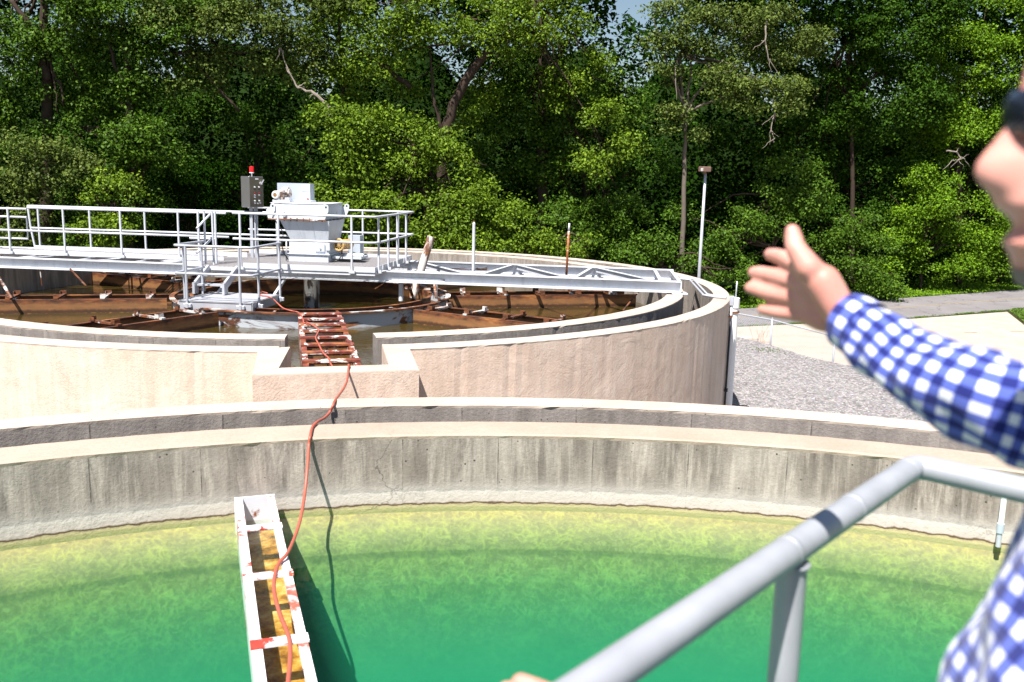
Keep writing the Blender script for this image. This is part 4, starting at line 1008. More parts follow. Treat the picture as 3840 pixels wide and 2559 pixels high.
# chain-link fence at the foot of the gravel bank
fpts = [(4.4, 33.0), (6.35, 30.1), (8.02, 27.5), (8.95, 24.6), (9.9, 21.6), (11.4, 18.5), (13.2, 15.2)]
fz = lambda i: -4.05 if i < 9 else -4.1
fence = thing('chain_link_fence', 'low galvanised chain-link fence between gravel bank and driveway', 'fence', (8.02, 27.5, GZ))
for i, (x, y) in enumerate(fpts):
    mb = MB(); mb.cyl((x, y, GZ), (x, y, -4.03), .03, 10); mb.tube([(x, y, -4.03), (x, y, -3.98)], [.03, .01], 10); obj('post', mb, M['galv'], fence, smooth=True)
mb = MB(); mb.tube([(x, y, -4.07) for x, y in fpts], .02, 8); obj('top_rail', mb, M['galv'], fence, smooth=True)
mb = MB()
for i in range(len(fpts)-1):
    a_ = Vector((*fpts[i], 0)); b_ = Vector((*fpts[i+1], 0)); ln = (b_-a_).length; d = (b_-a_)/ln; z0, z1 = GZ+.05, -4.08; h = z1-z0
    nrm = Vector((-d.y, d.x, 0))*.0
    x = -h
    while x < ln:
        for sg in (1, -1):
            s0, s1 = (x, x+h) if sg == 1 else (x+h, x)
            za, zb = z0, z1
            # clip to the bay
            u0, u1 = 0, 1
            ds = s1-s0
            for lim, sign in ((0, 1), (ln, -1)):
                if (s0-lim)*sign < 0 and (s1-lim)*sign < 0: u0, u1 = 1, 0; break
                if (s0-lim)*sign < 0: u0 = max(u0, (lim-s0)/ds)
                if (s1-lim)*sign < 0: u1 = min(u1, (lim-s0)/ds)
            if u1 <= u0: continue
            p = a_+d*(s0+ds*u0)+Vector((0, 0, za+(zb-za)*u0)); q = a_+d*(s0+ds*u1)+Vector((0, 0, za+(zb-za)*u1))
            w = Vector((0, 0, .005)); mb.add([p-w, q-w, q+w, p+w], [(0, 1, 2, 3)])
        x += .085
mb.nofix = True
obj('mesh', mb, M['galv'], fence)
# concrete wheel stop
wp = onz(2790, 1272, GZ+.15); mb = MB(); mb.box((wp.x-.5, wp.y, GZ+.14), (1.9, .3, .26), -.12, 0, .05)
tag(obj('wheel_stop', mb, M['coping']), 'white concrete block lying at the edge of the gravel beside the white pipe', 'kerb block')

# ================================================================ WALKWAY THE VIEWER STANDS ON
RZ = -.55
K0 = Vector((.822, 1.752)); e1 = Vector((-.655, -.756)); e2 = Vector((.72, -.694)).normalized()
def K(s, t, z): p = K0+e1*s+e2*t; return Vector((p.x, p.y, z))
WKZ = -1.63
walk = thing('railed_platform', 'grey pipe railing and platform in the near foreground over the green water', 'platform', K(1.5, 1, WKZ))
mb = MB()
mb.tube([K(3.2, 0, RZ), K(.03, 0, RZ), K(.008, .008, RZ), K(0, .03, RZ), K(0, 2.3, RZ)], .0245, 24)
obj('top_rail', mb, M['rail'], walk, smooth=True, autos=True)
mb = MB(); mb.tube([K(3.2, 0, RZ-.54), K(0, 0, RZ-.54), K(0, 2.3, RZ-.54)], .0235, 16); obj('mid_rail', mb, M['rail'], walk, smooth=True, autos=True)
for s, t_ in ((.58, 0), (2.0, 0), (0, 1.35), (0, 2.3), (3.2, 0)):
    mb = MB(); mb.cyl(K(s, t_, RZ-.02), K(s, t_, WKZ), .0235, 20); obj('post', mb, M['rail'], walk, smooth=True, autos=True)
mb = MB()
for s in np.arange(.0, 3.2, .034): mb.beam(K(s, 0.02, WKZ-.016), K(s, 2.3, WKZ-.016), .006, .03)
for t_ in np.arange(.05, 2.3, .1): mb.beam(K(0, t_, WKZ-.006), K(3.2, t_, WKZ-.006), .008, .01)
obj('deck_grating', mb, M['grate'], walk)
mb = MB()
for a_, b_ in ((K(0, 0, 0), K(3.2, 0, 0)), (K(0, 0, 0), K(0, 2.3, 0)), (K(3.2, 0, 0), K(3.2, 2.3, 0)), (K(0, 2.3, 0), K(3.2, 2.3, 0))):
    mb.beam(a_+Vector((0, 0, WKZ-.09)), b_+Vector((0, 0, WKZ-.09)), .06, .12)
obj('frame', mb, M['white'], walk)
mb = MB(); mb.cyl(Vector((NCX, NCY+.2, WKZ-.1)), Vector((NCX, NCY+.2, NW-1.9)), .2, 24); obj('column', mb, M['white'], walk)

for s0_, s1_, r_w in ((.335, .345, .0256), (.595, .605, .0254), (.05, .057, .0254)):
    mb = MB(); mb.tube([K(s0_, 0, RZ), K((s0_+s1_)/2, 0, RZ), K(s1_, 0, RZ)], [.0246, r_w, .0246], 24); obj('weld_bead', mb, M['rail'], walk, smooth=True)
mb = MB(); q_r = [K(.58+.026*cos(t), .026*sin(t), RZ-.024) for t in np.linspace(0, 2*pi, 17)[:-1]]; mb.tube(q_r, .003, 6, closed=True); obj('weld_bead', mb, M['rail'], walk, smooth=True)
# ================================================================ PERSON
def sphere_cap(mb, p, q, r0, r1, n=16):
    p = Vector(p); q = Vector(q); d = (q-p); l = d.length; d.normalize()
    pts, rs = [], []
    for k in range(6):
        t = pi/2*k/5; pts.append(p-d*r0*cos(t)); rs.append(max(1e-4, r0*sin(t)))
    for k in range(1, 5): f = k/5; pts.append(p.lerp(q, f)); rs.append(r0+(r1-r0)*f)
    for k in range(6):
        t = pi/2*k/5; pts.append(q+d*r1*sin(t)); rs.append(max(1e-4, r1*cos(t)))
    mb.tube(pts, rs, n)
def chain(mb, pts, rs, n=16):
    for i in range(len(pts)-1): sphere_cap(mb, pts[i], pts[i+1], rs[i], rs[i+1], n)
FZ = WKZ
HC = Vector((.462, .70, .057))     # head axis at eye level
person = thing('person', 'person in blue and white gingham shirt and dark sunglasses pointing toward the tanks', 'person', (.62, .68, FZ))
hf = Vector((-.985, .17, 0)).normalized(); hs = Vector((0, 0, 1)).cross(hf)    # face forward, face left side
HP = [(-.150, .010, .048, .070), (-.140, .040, .055, .070), (-.130, .060, .058, .068), (-.117, .066, .062, .070), (-.104, .070, .064, .074), (-.097, .078, .066, .078), (-.090, .072, .067, .080), (-.084, .066, .067, .082), (-.078, .071, .068, .084), (-.068, .086, .069, .087), (-.060, .083, .070, .089), (-.052, .079, .0715, .091), (-.044, .076, .073, .094), (-.034, .074, .074, .096), (-.02, .071, .075, .098), (0, .068, .076, .100), (.015, .075, .076, .101), (.03, .074, .076, .100), (.05, .071, .074, .096), (.07, .064, .069, .089), (.09, .048, .058, .074), (.105, .029, .040, .05), (.113, .010, .015, .018)]
NOSE = {-.060: .006, -.052: .022, -.044: .031, -.034: .031, -.02: .024, 0: .014, .015: .005}
def headmesh(mb, off=0.0, zlo=-1, zhi=1, phimax=pi, hp=HP):
    rows = [h for h in hp if zlo <= h[0] <= zhi]; nphi = 56; vs = []
    full = phimax >= pi
    for (z, f, w, b) in rows:
        for k in range(nphi if full else nphi+1):
            ph = 2*pi*k/nphi if full else -phimax+2*phimax*k/nphi
            cx_, sy_ = cos(ph), sin(ph)
            y = sy_*(w+off); x = cx_*((f if cx_ > 0 else b)+off)
            if cx_ > 0:
                x = x*(1-.10*abs(sy_)**1.5*0)
                x += NOSE.get(z, 0)*math.exp(-(y/(.0145+.005*(z < -.03)))**2)
                if abs(z) < .012: x -= .010*math.exp(-((abs(y)-.031)/.013)**2)
            p = HC+hf*x+hs*y+Vector((0, 0, z)); vs.append(p)
    m = nphi if full else nphi+1; fs = []
    for i in range(len(rows)-1):
        for k in range(m if full else m-1):
            l = (k+1) % m; fs.append((i*m+k, i*m+l, (i+1)*m+l, (i+1)*m+k))
    if full: fs += [tuple(range(m-1, -1, -1)), tuple((len(rows)-1)*m+k for k in range(m))]
    mb.add(vs, fs)
mb = MB(); headmesh(mb)
for s in (-1, 1):   # ears
    c = HC+hs*s*.078-hf*.008+Vector((0, 0, -.015)); chain(mb, [c+Vector((0, 0, -.028)), c-hf*.012+Vector((0, 0, .02)), c+hf*.006+Vector((0, 0, .026))], [.007, .009, .007], 10)
NB = Vector((.545, .70, -.19))
chain(mb, [HC+Vector((.035, 0, -.07)), NB+Vector((0, 0, .03)), NB+Vector((.02, 0, -.05))], [.058, .060, .075], 20)
# trunk and legs inside the clothes
chain(mb, [Vector((.61, .70, -.30)), Vector((.61, .70, -.5)), Vector((.62, .70, -.72))], [.12, .13, .12], 20)
SR = Vector((.735, .80, -.235)); SL = Vector((.60, .545, -.255))
chain(mb, [SR, Vector((.61, .70, -.26)), SL], [.045, .08, .045])
# right arm and hand
WR_ = ony(3172, 1188, 1.17); EL = ony(4330, 1690, .92)
chain(mb, [SR, EL, WR_.lerp(EL, .5)+Vector((0, .004, -.012)), WR_], [.04, .03, .026, .024])
def H(zx, zy, Y): return ony(2780+zx/3.266, 820+zy/3.266, Y)
fing = [([(690, 570, 1.235), (520, 480, 1.262), (420, 450, 1.282), (350, 440, 1.297)], .0096),
        ([(650, 765, 1.24), (390, 700, 1.275), (250, 670, 1.296), (155, 660, 1.312)], .0097),
        ([(620, 965, 1.243), (340, 915, 1.275), (200, 875, 1.292), (105, 850, 1.305)], .0094),
        ([(650, 1170, 1.24), (440, 1150, 1.262), (340, 1130, 1.275), (255, 1115, 1.284)], .0082)]
for pts, r in fing:
    q = [H(*p) for p in pts]; chain(mb, q, [r*1.28, r*1.2, r*1.12, r*.98], 14)
    chain(mb, [WR_.lerp(q[0], .12), WR_.lerp(q[0], .6)+Vector((0, .006, 0)), q[0]], [.018, .0145, .0118], 14)
th = [H(1120, 930, 1.185), H(820, 600, 1.180), H(660, 360, 1.19), H(640, 250, 1.20), H(625, 165, 1.202)]
chain(mb, th, [.0185, .018, .0132, .0126, .0108], 16)
chain(mb, [WR_+Vector((-.005, -.004, 0)), H(1000, 780, 1.178), H(800, 600, 1.188)], [.022, .0235, .015], 16)
chain(mb, [H(780, 560, 1.215), H(700, 620, 1.235)], [.012, .011], 12)
chain(mb, [H(1240, 1300, 1.185), H(980, 1240, 1.20), H(760, 1170, 1.232)], [.0155, .0165, .0125], 16)
# left arm and hand closed over the rail
hd_ = Vector((.008, .820, RZ)); rd = Vector((.655, .756, 0)); ro_ = Vector((-.756, .655, 0))
WL = hd_-ro_*.075+Vector((0, 0, .035)); ELL = Vector((.47, .50, -.50))
chain(mb, [SL, ELL, WL.lerp(ELL, .5), WL], [.045, .04, .036, .025])
for i, (o_, r) in enumerate(((.040, .0092), (.018, .0095), (-.004, .0092), (-.025, .008))):
    kx = hd_+rd*o_
    q = [kx-ro_*.022+Vector((0, 0, .036)), kx+ro_*.022+Vector((0, 0, .033)), kx+ro_*.040+Vector((0, 0, .006)), kx+ro_*.028+Vector((0, 0, -.020))]
    chain(mb, q, [r*1.15, r*1.05, r, r*.85], 12); chain(mb, [WL, q[0]], [.018, .012], 12)
chain(mb, [WL, hd_+rd*.03-ro_*.034+Vector((0, 0, .012)), hd_+rd*.055-ro_*.028+Vector((0, 0, -.008)), hd_+rd*.060-ro_*.012+Vector((0, 0, -.030))], [.018, .014, .0105, .009], 14)
for s in (-1, 1):
    hx = Vector((.63+.0*s, .70+s*.09, -.75)); chain(mb, [hx, hx+Vector((.0, 0, -.42)), hx+Vector((.02, 0, -.80)), hx+Vector((-.08, 0, -.845))], [.08, .055, .04, .035])
body = obj('body', mb, M['skin'], person, smooth=True)
rm = body.modifiers.new('skin', 'REMESH'); rm.mode = 'VOXEL'; rm.voxel_size = .0036; rm.use_smooth_shade = True
sm = body.modifiers.new('smooth', 'SMOOTH'); sm.factor = .5; sm.iterations = 6
tag(body, None)
# clothes: swept sleeves and torso with cloth coordinates in metres
def cloth_tube(pts, rs, n=48, rows=None, wr=.006, seed=0, ell=None, vper=None):
    rr = random.Random(seed); mb = MB(); pts = [Vector(p) for p in pts]
    P2, R2 = [], []; m = len(pts)
    for i in range(m-1):
        k = max(2, int((pts[i+1]-pts[i]).length/.008))
        for j in range(k):
            t = j/k
            p0, p1, p2, p3 = pts[max(0, i-1)], pts[i], pts[i+1], pts[min(m-1, i+2)]
            P2.append(.5*((2*p1)+(p2-p0)*t+(2*p0-5*p1+4*p2-p3)*t*t+(3*p1-p0-3*p2+p3)*t**3)); R2.append(rs[i]*(1-t)+rs[i+1]*t)
    P2.append(pts[-1]); R2.append(rs[-1]); ln = 0; prev = None; uv = []; vs = []
    ph = [rr.uniform(0, 6.28) for _ in range(8)]; rmean = sum(R2)/len(R2)
    for i, p in enumerate(P2):
        if i: ln += (p-P2[i-1]).length
        d = (P2[min(i+1, len(P2)-1)]-P2[max(0, i-1)]).normalized()
        if prev is None: a = d.cross(Vector((0, 0, 1))); a = a if a.length > .01 else d.cross(Vector((0, 1, 0)))
        else: a = prev-d*prev.dot(d)
        a.normalize(); prev = a; b = d.cross(a)
        for k in range(n+1):
            t = 2*pi*(k % n)/n
            w = wr*(sin(ln*62+2*sin(t+ph[0])+ph[1])*.5+sin(ln*105+3*sin(t*2+ph[2])+ph[3])*.3+sin(3*t+ln*30+ph[4])*.5)*(.4+.6*abs(sin(t*.5+ph[5]+ln*6)))
            r = R2[i]+w; ea, eb = ell if ell else (1, 1)
            vs.append(p+a*(r*cos(t)*ea)+b*(r*sin(t)*eb)); uv.append((2*pi*k/n*rmean, ln))
    k2 = n+1; fs = [(i*k2+k, i*k2+k+1, (i+1)*k2+k+1, (i+1)*k2+k) for i in range(len(P2)-1) for k in range(n)]
    mb.add(vs, fs); mb.uv = uv; mb.nofix = True; return mb
sl = [ony(3180, 1203, 1.165), ony(3205, 1215, 1.155), ony(3297, 1277, 1.12), ony(3386, 1355, 1.09), ony(3533, 1428, 1.05), ony(3700, 1500, 1.01), ony(3880, 1550, .985), EL, SR.lerp(EL, .4), SR, SR+Vector((-.05, -.06, .0))]
sr = [.0335, .036, .039, .044, .051, .057, .060, .066, .070, .078, .07]
sh = obj('sleeve', cloth_tube(sl, sr, 56, wr=.007, seed=3), M['gingham'], person, smooth=True)
cf = obj('cuff', cloth_tube([sl[0]-(sl[1]-sl[0])*.15, sl[1], sl[1].lerp(sl[2], .42)], [.0365, .0385, .0395], 56, wr=.001, seed=5), M['gingham'], sh, smooth=True)
sl2 = [WL+(ELL-WL)*.12, WL.lerp(ELL, .4), WL.lerp(ELL, .75), ELL, SL.lerp(ELL, .5), SL, SL+Vector((.03, .05, .0))]
obj('sleeve', cloth_tube(sl2, [.038, .045, .054, .060, .066, .074, .07], 48, wr=.005, seed=9), M['gingham'], person, smooth=True)
# torso of the shirt
def torso():
    mb = MB(); rows = [(-.175, .56, .05, .06), (-.19, .57, .07, .10), (-.215, .59, .10, .17), (-.245, .60, .125, .205), (-.28, .605, .14, .215), (-.34, .605, .160, .215), (-.42, .600, .188, .215), (-.52, .590, .205, .215), (-.62, .590, .205, .215), (-.72, .60, .195, .212), (-.80, .61, .190, .21), (-.86, .61, .195, .212)]
    n = 90; vs, uv = [], []; zz = []
    fine_ = []
    for i in range(len(rows)-1):
        for k in range(6):
            t = k/6; fine_.append(tuple(rows[i][j]*(1-t)+rows[i+1][j]*t for j in range(4)))
    fine_.append(rows[-1]); ln = 0; last = None
    for (z, cx_, a, b) in fine_:
        if last: ln += hypot(z-last[0], b-last[1])
        last = (z, b)
        for k in range(n+1):
            t = 2*pi*(k % n)/n; w = .007*(sin(5*t+z*22)+.6*sin(11*t-z*35+1)+.5*sin(z*60+3*sin(2*t)))*min(1, max(0, (-.17-z)*6))
            x = cos(t)*(a+w); y = sin(t)*(b+w); r = radians(-14)
            vs.append((cx_+x*cos(r)-y*sin(r)*.5, .705+x*sin(r)*.4+y*cos(r), z)); uv.append((2*pi*k/n*.18, ln))
    k2 = n+1; mb.add(vs, [(i*k2+k, i*k2+k+1, (i+1)*k2+k+1, (i+1)*k2+k) for i in range(len(fine_)-1) for k in range(n)]); mb.uv = uv; mb.nofix = True; return mb
obj('shirt', torso(), M['gingham'], person, smooth=True)
col_ = cloth_tube([NB+Vector((.0, .0, -.02)), NB+Vector((-.005, 0, .02)), NB+Vector((-.015, 0, .045))], [.075, .068, .066], 40, wr=.001); obj('collar', col_, M['gingham'], person, smooth=True)
for s in (-1, 1):
    hx = Vector((.62, .70+s*.095, -.74)); mb = MB(); mb.tube([hx+Vector((0, 0, -.02)), hx+Vector((0, 0, -.12)), hx+Vector((0, 0, -.40)), hx+Vector((.015, 0, -.80))], [.115, .11, .085, .075], 24); obj('trouser_leg', mb, M['trouser'], person, smooth=True)
    mb = MB(); sphere_cap(mb, hx+Vector((.05, 0, -.855)), hx+Vector((-.14, 0, -.86)), .042, .036); obj('shoe', mb, M['shoe'], person, smooth=True)
mb = MB(); mb.tube([Vector((.61, .705, -.72)), Vector((.61, .705, -.84))], [.155, .16], 30); obj('trouser_seat', mb, M['trouser'], person, smooth=True)
# hair, stubble, sunglasses
mb = MB(); vs = []; n = 60; rows = [(-.06, .62), (-.03, .60), (0, .60), (.03, .56), (.05, .50), (.065, .42), (.08, .0), (.095, 0), (.108, 0), (.118, 0)]
def interp(z, j): return float(np.interp(z, [h[0] for h in HP], [h[j] for h in HP]))
for (z, cut) in rows:
    zz = min(z, .1125)
    for k in range(n):
        ph = 2*pi*k/n
        lim = pi*(1-cut); # hair only where |angle from back| < lim
        front = abs(((ph+pi) % (2*pi))-pi); a_ = max(front, pi-lim) if cut > 0 else front
        ph2 = a_ if ((ph+pi) % (2*pi)) > pi else -a_
        f, w, b = interp(zz, 1), interp(zz, 2), interp(zz, 3); o_ = .009+.002*sin(k*7.3+z*200)
        x = cos(ph2)*((f if cos(ph2) > 0 else b)+o_); y = sin(ph2)*(w+o_); vs.append(HC+hf*x+hs*y+Vector((0, 0, z+(.006 if z > .1 else 0))))
mb.add(vs, [(i*n+k, i*n+(k+1) % n, (i+1)*n+(k+1) % n, (i+1)*n+k) for i in range(len(rows)-1) for k in range(n)]+[tuple((len(rows)-1)*n+k for k in range(n))]); mb.nofix = True
obj('hair', mb, M['hair'], person, smooth=True)
mb = MB(); headmesh(mb, .0018, -.145, -.115, 1.75); mb.nofix = True; obj('stubble', mb, M['beard'], person, smooth=True)
mb = MB(); vs = []; n = 30
for dz in (-.019, -.012, 0, .012, .019):
    for k in range(n+1):
        ph = -1.15+2.3*k/n; w_ = .083; x = cos(ph)*.086-.004*(abs(dz) > .015); y = sin(ph)*w_; vs.append(HC+hf*x+hs*y+Vector((0, 0, .0+dz)))
k2 = n+1; mb.add(vs, [(i*k2+k, i*k2+k+1, (i+1)*k2+k+1, (i+1)*k2+k) for i in range(4) for k in range(n)]); mb.nofix = True
sg = obj('sunglasses', mb, M['glass'], person, smooth=True); so = sg.modifiers.new('t', 'SOLIDIFY'); so.thickness = .004
for s in (-1, 1):
    mb = MB(); mb.beam(HC+hf*.045+hs*s*.080+Vector((0, 0, .010)), HC-hf*.03+hs*s*.083+Vector((0, 0, .004)), .005, .012); obj('temple_arm', mb, M['glass'], sg)

# ================================================================ TREES
DT = 'trees along the edge of the wood'
BY = 36
tree('broadleaf_tree', 'broad sunlit bright green tree standing right behind the drive unit', 37, [(1480, 560, 270, 170), (1330, 760, 190, 190, -.8), (1600, 800, 330, 180, -.8), (1790, 900, 260, 120, -1.2), (1330, 480, 170, 110), (1290, 940, 150, 90, -.5), (1700, 640, 200, 130, .5)], [(1610, 880), (1590, 700), (1560, 560)], M['leafA'], .135, r0=.24, twigs=12)
tree('leaning_tree', 'tree with a thick dark leaning trunk rising through the crown above the drive unit', 39.5, [(1650, 60, 300, 120), (1950, 110, 260, 140), (1350, 150, 260, 150), (2150, 60, 150, 90, 1), (1420, 330, 230, 130, 1), (2160, 300, 150, 150, 1), (2260, 520, 160, 160, 0), (1780, 430, 120, 120, 1.4)], [(1655, 560), (1700, 390), (1790, 230), (1860, 160), (1990, 110), (2010, 0)], M['leafA'], .135, r0=.26, dens=.8, extra=[([(1540, 330), (1460, 260), (1340, 190), (1210, 130)], .12, .05), ([(1660, 500), (1620, 350), (1610, 170)], .10, .04)])
tree('forked_tree', 'tree with dark forked trunk and tall crown centre right of the drive unit', 42, [(2050, 330, 230, 200), (1900, 520, 220, 170, .5), (2180, 700, 180, 160), (2050, 860, 260, 130, -.5), (2350, 860, 200, 150, -1), (2280, 380, 130, 120, 1.2)], [(2035, 780), (2030, 420), (2040, 230), (2035, 40)], M['leafB'], .14, r0=.3, extra=[([(2035, 260), (1990, 160), (1950, 90)], .12, .05), ([(2035, 300), (2110, 180), (2180, 100)], .1, .04)])
tree('dark_trunk_tree', 'tall tree with a thick dark trunk at the upper left corner', 39, [(70, 180, 200, 150), (300, 60, 230, 110), (520, 230, 240, 160, .5), (120, 420, 220, 150), (420, 400, 200, 120, 1), (700, 90, 200, 130)], [(175, 620), (180, 300), (168, 120), (165, -60)], M['leafB'], .14, r0=.3, extra=[([(180, 300), (150, 180), (90, 60), (40, 0)], .16, .08), ([(190, 260), (230, 330), (240, 400)], .08, .03)])
tree('canopy_tree', 'olive green tree hanging over the dark gap left of the drive unit', 39, [(900, 120, 280, 150), (1150, 80, 220, 150), (620, 60, 200, 110), (780, 260, 170, 110, .6), (1080, 260, 190, 90, .5)], [(480, 600), (490, 330), (475, 200), (440, 120)], M['leafC'], .135, r0=.22, dens=.9, extra=[([(480, 330), (430, 240), (395, 130), (350, 160)], .1, .04), ([(900, 420), (740, 250), (700, 170)], .06, .03)])
tree('understory_tree', 'pale green bushy tree behind the left end of the walkway railing', 36.5, [(110, 560, 190, 110), (60, 750, 150, 160), (230, 640, 140, 110, .5), (70, 930, 170, 80)], [(80, 900), (90, 700)], M['leafC'], .13, r0=.13)
tree('understory_tree', 'leafy green tree in front of the dark wood above the long railing', 38, [(480, 480, 150, 110), (400, 660, 170, 100, .5), (560, 560, 120, 90), (420, 860, 160, 110, -.5), (300, 900, 150, 80, -.8), (530, 770, 110, 90)], [(460, 860), (470, 650)], M['leafB'], .135, r0=.13)
tree('young_tree', 'small bright bush glowing above the railing left of the control panel', 36.3, [(430, 720, 120, 80), (470, 830, 130, 80), (360, 900, 120, 50)], [(430, 880), (440, 800)], M['leafA'], .13, r0=.07, twigs=4)
tree('young_tree', 'small shaded sapling between railing and control panel', 40, [(700, 730, 150, 120), (820, 650, 120, 100), (620, 880, 130, 80), (800, 850, 130, 90)], [(720, 900), (730, 750)], M['leafD'], .13, r0=.08, twigs=5, dens=.8)
tree('feathery_tree', 'pale olive feathery tree hanging over the light pole', 40.5, [(2560, 110, 190, 110), (2780, 70, 190, 100), (2660, 330, 200, 90, -.5), (2880, 370, 190, 80, -.8), (2560, 450, 130, 80), (2960, 190, 120, 80, .5), (2480, 250, 120, 90), (2780, 200, 120, 70, .5)], [(2562, 900), (2565, 640), (2570, 420), (2545, 200)], M['leafC'], .13, r0=.13, flat=.45, spr=.4, dens=1.0, bark='barkpale')
tree('understory_tree', 'green tree with drooping boughs between light pole and raised hand', 41, [(2950, 680, 130, 110), (2880, 820, 120, 90), (2760, 860, 110, 90), (3040, 760, 90, 90), (2690, 960, 120, 70), (2600, 880, 90, 120, .5)], [(2900, 930), (2920, 720)], M['leafB'], .13, r0=.1)
tree('tall_tree', 'tall dark green tree behind the space over the raised hand', 47, [(3150, 150, 240, 160), (3300, 380, 240, 170, .4), (3050, 520, 200, 130, .8), (3420, 130, 200, 150)], [(3200, 700), (3190, 400), (3180, 150)], M['leafF'], .145, r0=.14)
tree('vine_covered_tree', 'vine covered tree leaning in beside the person\'s sunglasses', 49, [(3620, 260, 200, 200), (3780, 120, 160, 170), (3560, 480, 170, 110, -.4), (3740, 520, 150, 150), (3480, 560, 90, 80, .3)], [(3600, 800), (3590, 500), (3600, 300)], M['leafE'], .135, r0=.2, flat=.7)
tree('roadside_shrub', 'lime green shrub mass above the road next to the person\'s nose', 47.2, [(3450, 800, 170, 110), (3340, 940, 160, 100), (3560, 960, 180, 110, .5), (3480, 680, 110, 80, .3), (3700, 880, 150, 140, 1.2)], [(3460, 960), (3470, 850)], M['leafE'], .13, r0=.08)
tree('roadside_shrub', 'low yellow green shrubs at the road edge under the chin', 51, [(3720, 1000, 150, 70), (3840, 960, 120, 110), (3650, 1040, 140, 40), (3880, 800, 100, 120)], [(3750, 1040), (3760, 990)], M['leafE'], .13, r0=.06)
tree('roadside_shrub', 'green shrub row at the road edge behind the wrist', 43.6, [(3180, 1010, 140, 80), (3290, 1060, 120, 50), (3100, 900, 120, 110, .5), (3220, 870, 120, 100, .8)], [(3180, 1040), (3190, 980)], M['leafB'], .13, r0=.07)
tree('roadside_shrub', 'small dark shrub at the tank side of the light pole', 39.8, [(2480, 960, 140, 70), (2350, 940, 120, 60), (2750, 1030, 90, 40)], [(2480, 1000), (2490, 960)], M['leafB'], .13, r0=.06)
tree('roadside_shrub', 'leafy shrub just above the right part of the tank rim', 36.4, [(1980, 900, 130, 70), (1900, 850, 100, 80), (2150, 930, 140, 60)], [(1980, 950), (1990, 920)], M['leafA'], .13, r0=.06)
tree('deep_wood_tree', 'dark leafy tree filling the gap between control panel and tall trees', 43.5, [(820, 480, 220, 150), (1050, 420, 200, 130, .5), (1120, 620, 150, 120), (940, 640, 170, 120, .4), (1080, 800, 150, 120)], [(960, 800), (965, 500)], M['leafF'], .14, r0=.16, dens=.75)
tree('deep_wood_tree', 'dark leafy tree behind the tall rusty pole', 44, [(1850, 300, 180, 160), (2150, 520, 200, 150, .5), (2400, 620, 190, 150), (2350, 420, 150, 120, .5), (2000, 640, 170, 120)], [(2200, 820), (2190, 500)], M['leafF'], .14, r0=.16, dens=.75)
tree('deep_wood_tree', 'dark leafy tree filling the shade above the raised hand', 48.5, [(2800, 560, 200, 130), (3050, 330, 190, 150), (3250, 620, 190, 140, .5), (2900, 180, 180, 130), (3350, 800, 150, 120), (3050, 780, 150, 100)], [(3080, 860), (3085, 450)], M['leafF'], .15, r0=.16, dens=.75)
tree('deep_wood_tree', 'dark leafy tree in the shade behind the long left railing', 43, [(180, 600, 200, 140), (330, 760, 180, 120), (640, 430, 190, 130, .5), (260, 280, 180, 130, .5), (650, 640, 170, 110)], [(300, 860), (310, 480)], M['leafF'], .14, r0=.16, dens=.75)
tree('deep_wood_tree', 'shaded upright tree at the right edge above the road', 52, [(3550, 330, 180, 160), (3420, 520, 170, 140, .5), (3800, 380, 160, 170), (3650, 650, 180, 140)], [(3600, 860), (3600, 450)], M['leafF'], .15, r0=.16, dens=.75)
# dead branches
def deadbranch(label, pts, Y, r):
    mb = MB(); q = [ony(px, py, Y) for px, py in pts]; limb(mb, q, r, .01, 6, .04)
    for i in range(1, len(q)):
        for _ in range(2): limb(mb, [q[i], q[i]+Vector((random.uniform(-.5, .5), 0, random.uniform(-.6, .3)))], r*.5, .006, 5, .04)
    tag(obj('dead_branch', mb, M['deadwood']), label, 'branch', 'bare dead branches among the trees')
deadbranch('bare pale branch hanging down above the light pole', [(2900, 370), (2905, 430), (2890, 490), (2905, 520)], 38.6, .035)
deadbranch('bare twig fan in the upper canopy right of the sky gap', [(2875, 80), (2870, 150), (2880, 220), (2920, 280)], 38.8, .04)
deadbranch('curled pale dead branch left of the nose', [(3550, 566), (3585, 570), (3605, 590), (3595, 600), (3570, 602)], 45.5, .045)
deadbranch('crooked bare branch over the drive unit', [(1250, 460), (1230, 400), (1180, 350), (1120, 330), (1085, 275), (1050, 180)], 38.2, .09)
# depth of the wood behind the edge trees, plus an added shading canopy
def woods():
    N = 250000; x = RNG.uniform(-50, 60, N); y0 = 46.5+RNG.uniform(0, 1, N)**1.2*14; z = GZ+RNG.uniform(0, 1, N)*17.5
    N2 = 150000; x2 = RNG.uniform(-42, 46, N2); y2 = RNG.uniform(40.0, 47.5, N2); z2 = RNG.uniform(7.2, 12.5, N2)+.5*np.sin(x2)+.35*(y2-40)*.3  # leaf layer added mostly above the view to shade the wood below
    x = np.concatenate([x, x2]); y0 = np.concatenate([y0, y2]); z = np.concatenate([z, z2]); up = np.arange(N+N2) >= N
    y = y0+np.maximum(0, x-8)*.55; px = 1920+F*x/y
    top = 10.5+1.6*np.sin(x*.7+1)*np.sin(x*.31)+np.sin(x*1.9)
    gap = (px > 2285) & (px < 2460)
    lim = np.where(gap,   .172*y+.35*np.sin(px*.05), np.where(up, 13, top))
    cl = np.sin(x*1.4+z*.9+1)*np.sin(z*1.7-x*.6)*np.sin(y0*1.4+x*.5)+.25*np.sin(x*4+z*3)
    k = (z < lim) & ((cl > -.18) | (y0 > 55)) & ~(up & (px > 2230) & (px < 2510))
    k &= ~(up & (cl < .0))
    c = np.stack([x[k], y[k], z[k]], 1)
    return c, np.array([-.1, -.3, .8])+RNG.normal(size=c.shape)*.6
c, n_ = woods(); wo = leaf_mesh('woods', c, n_, .30, M['leafD']); tag(wo, 'deep wood behind the edge trees with an added canopy shading it', kind='stuff')
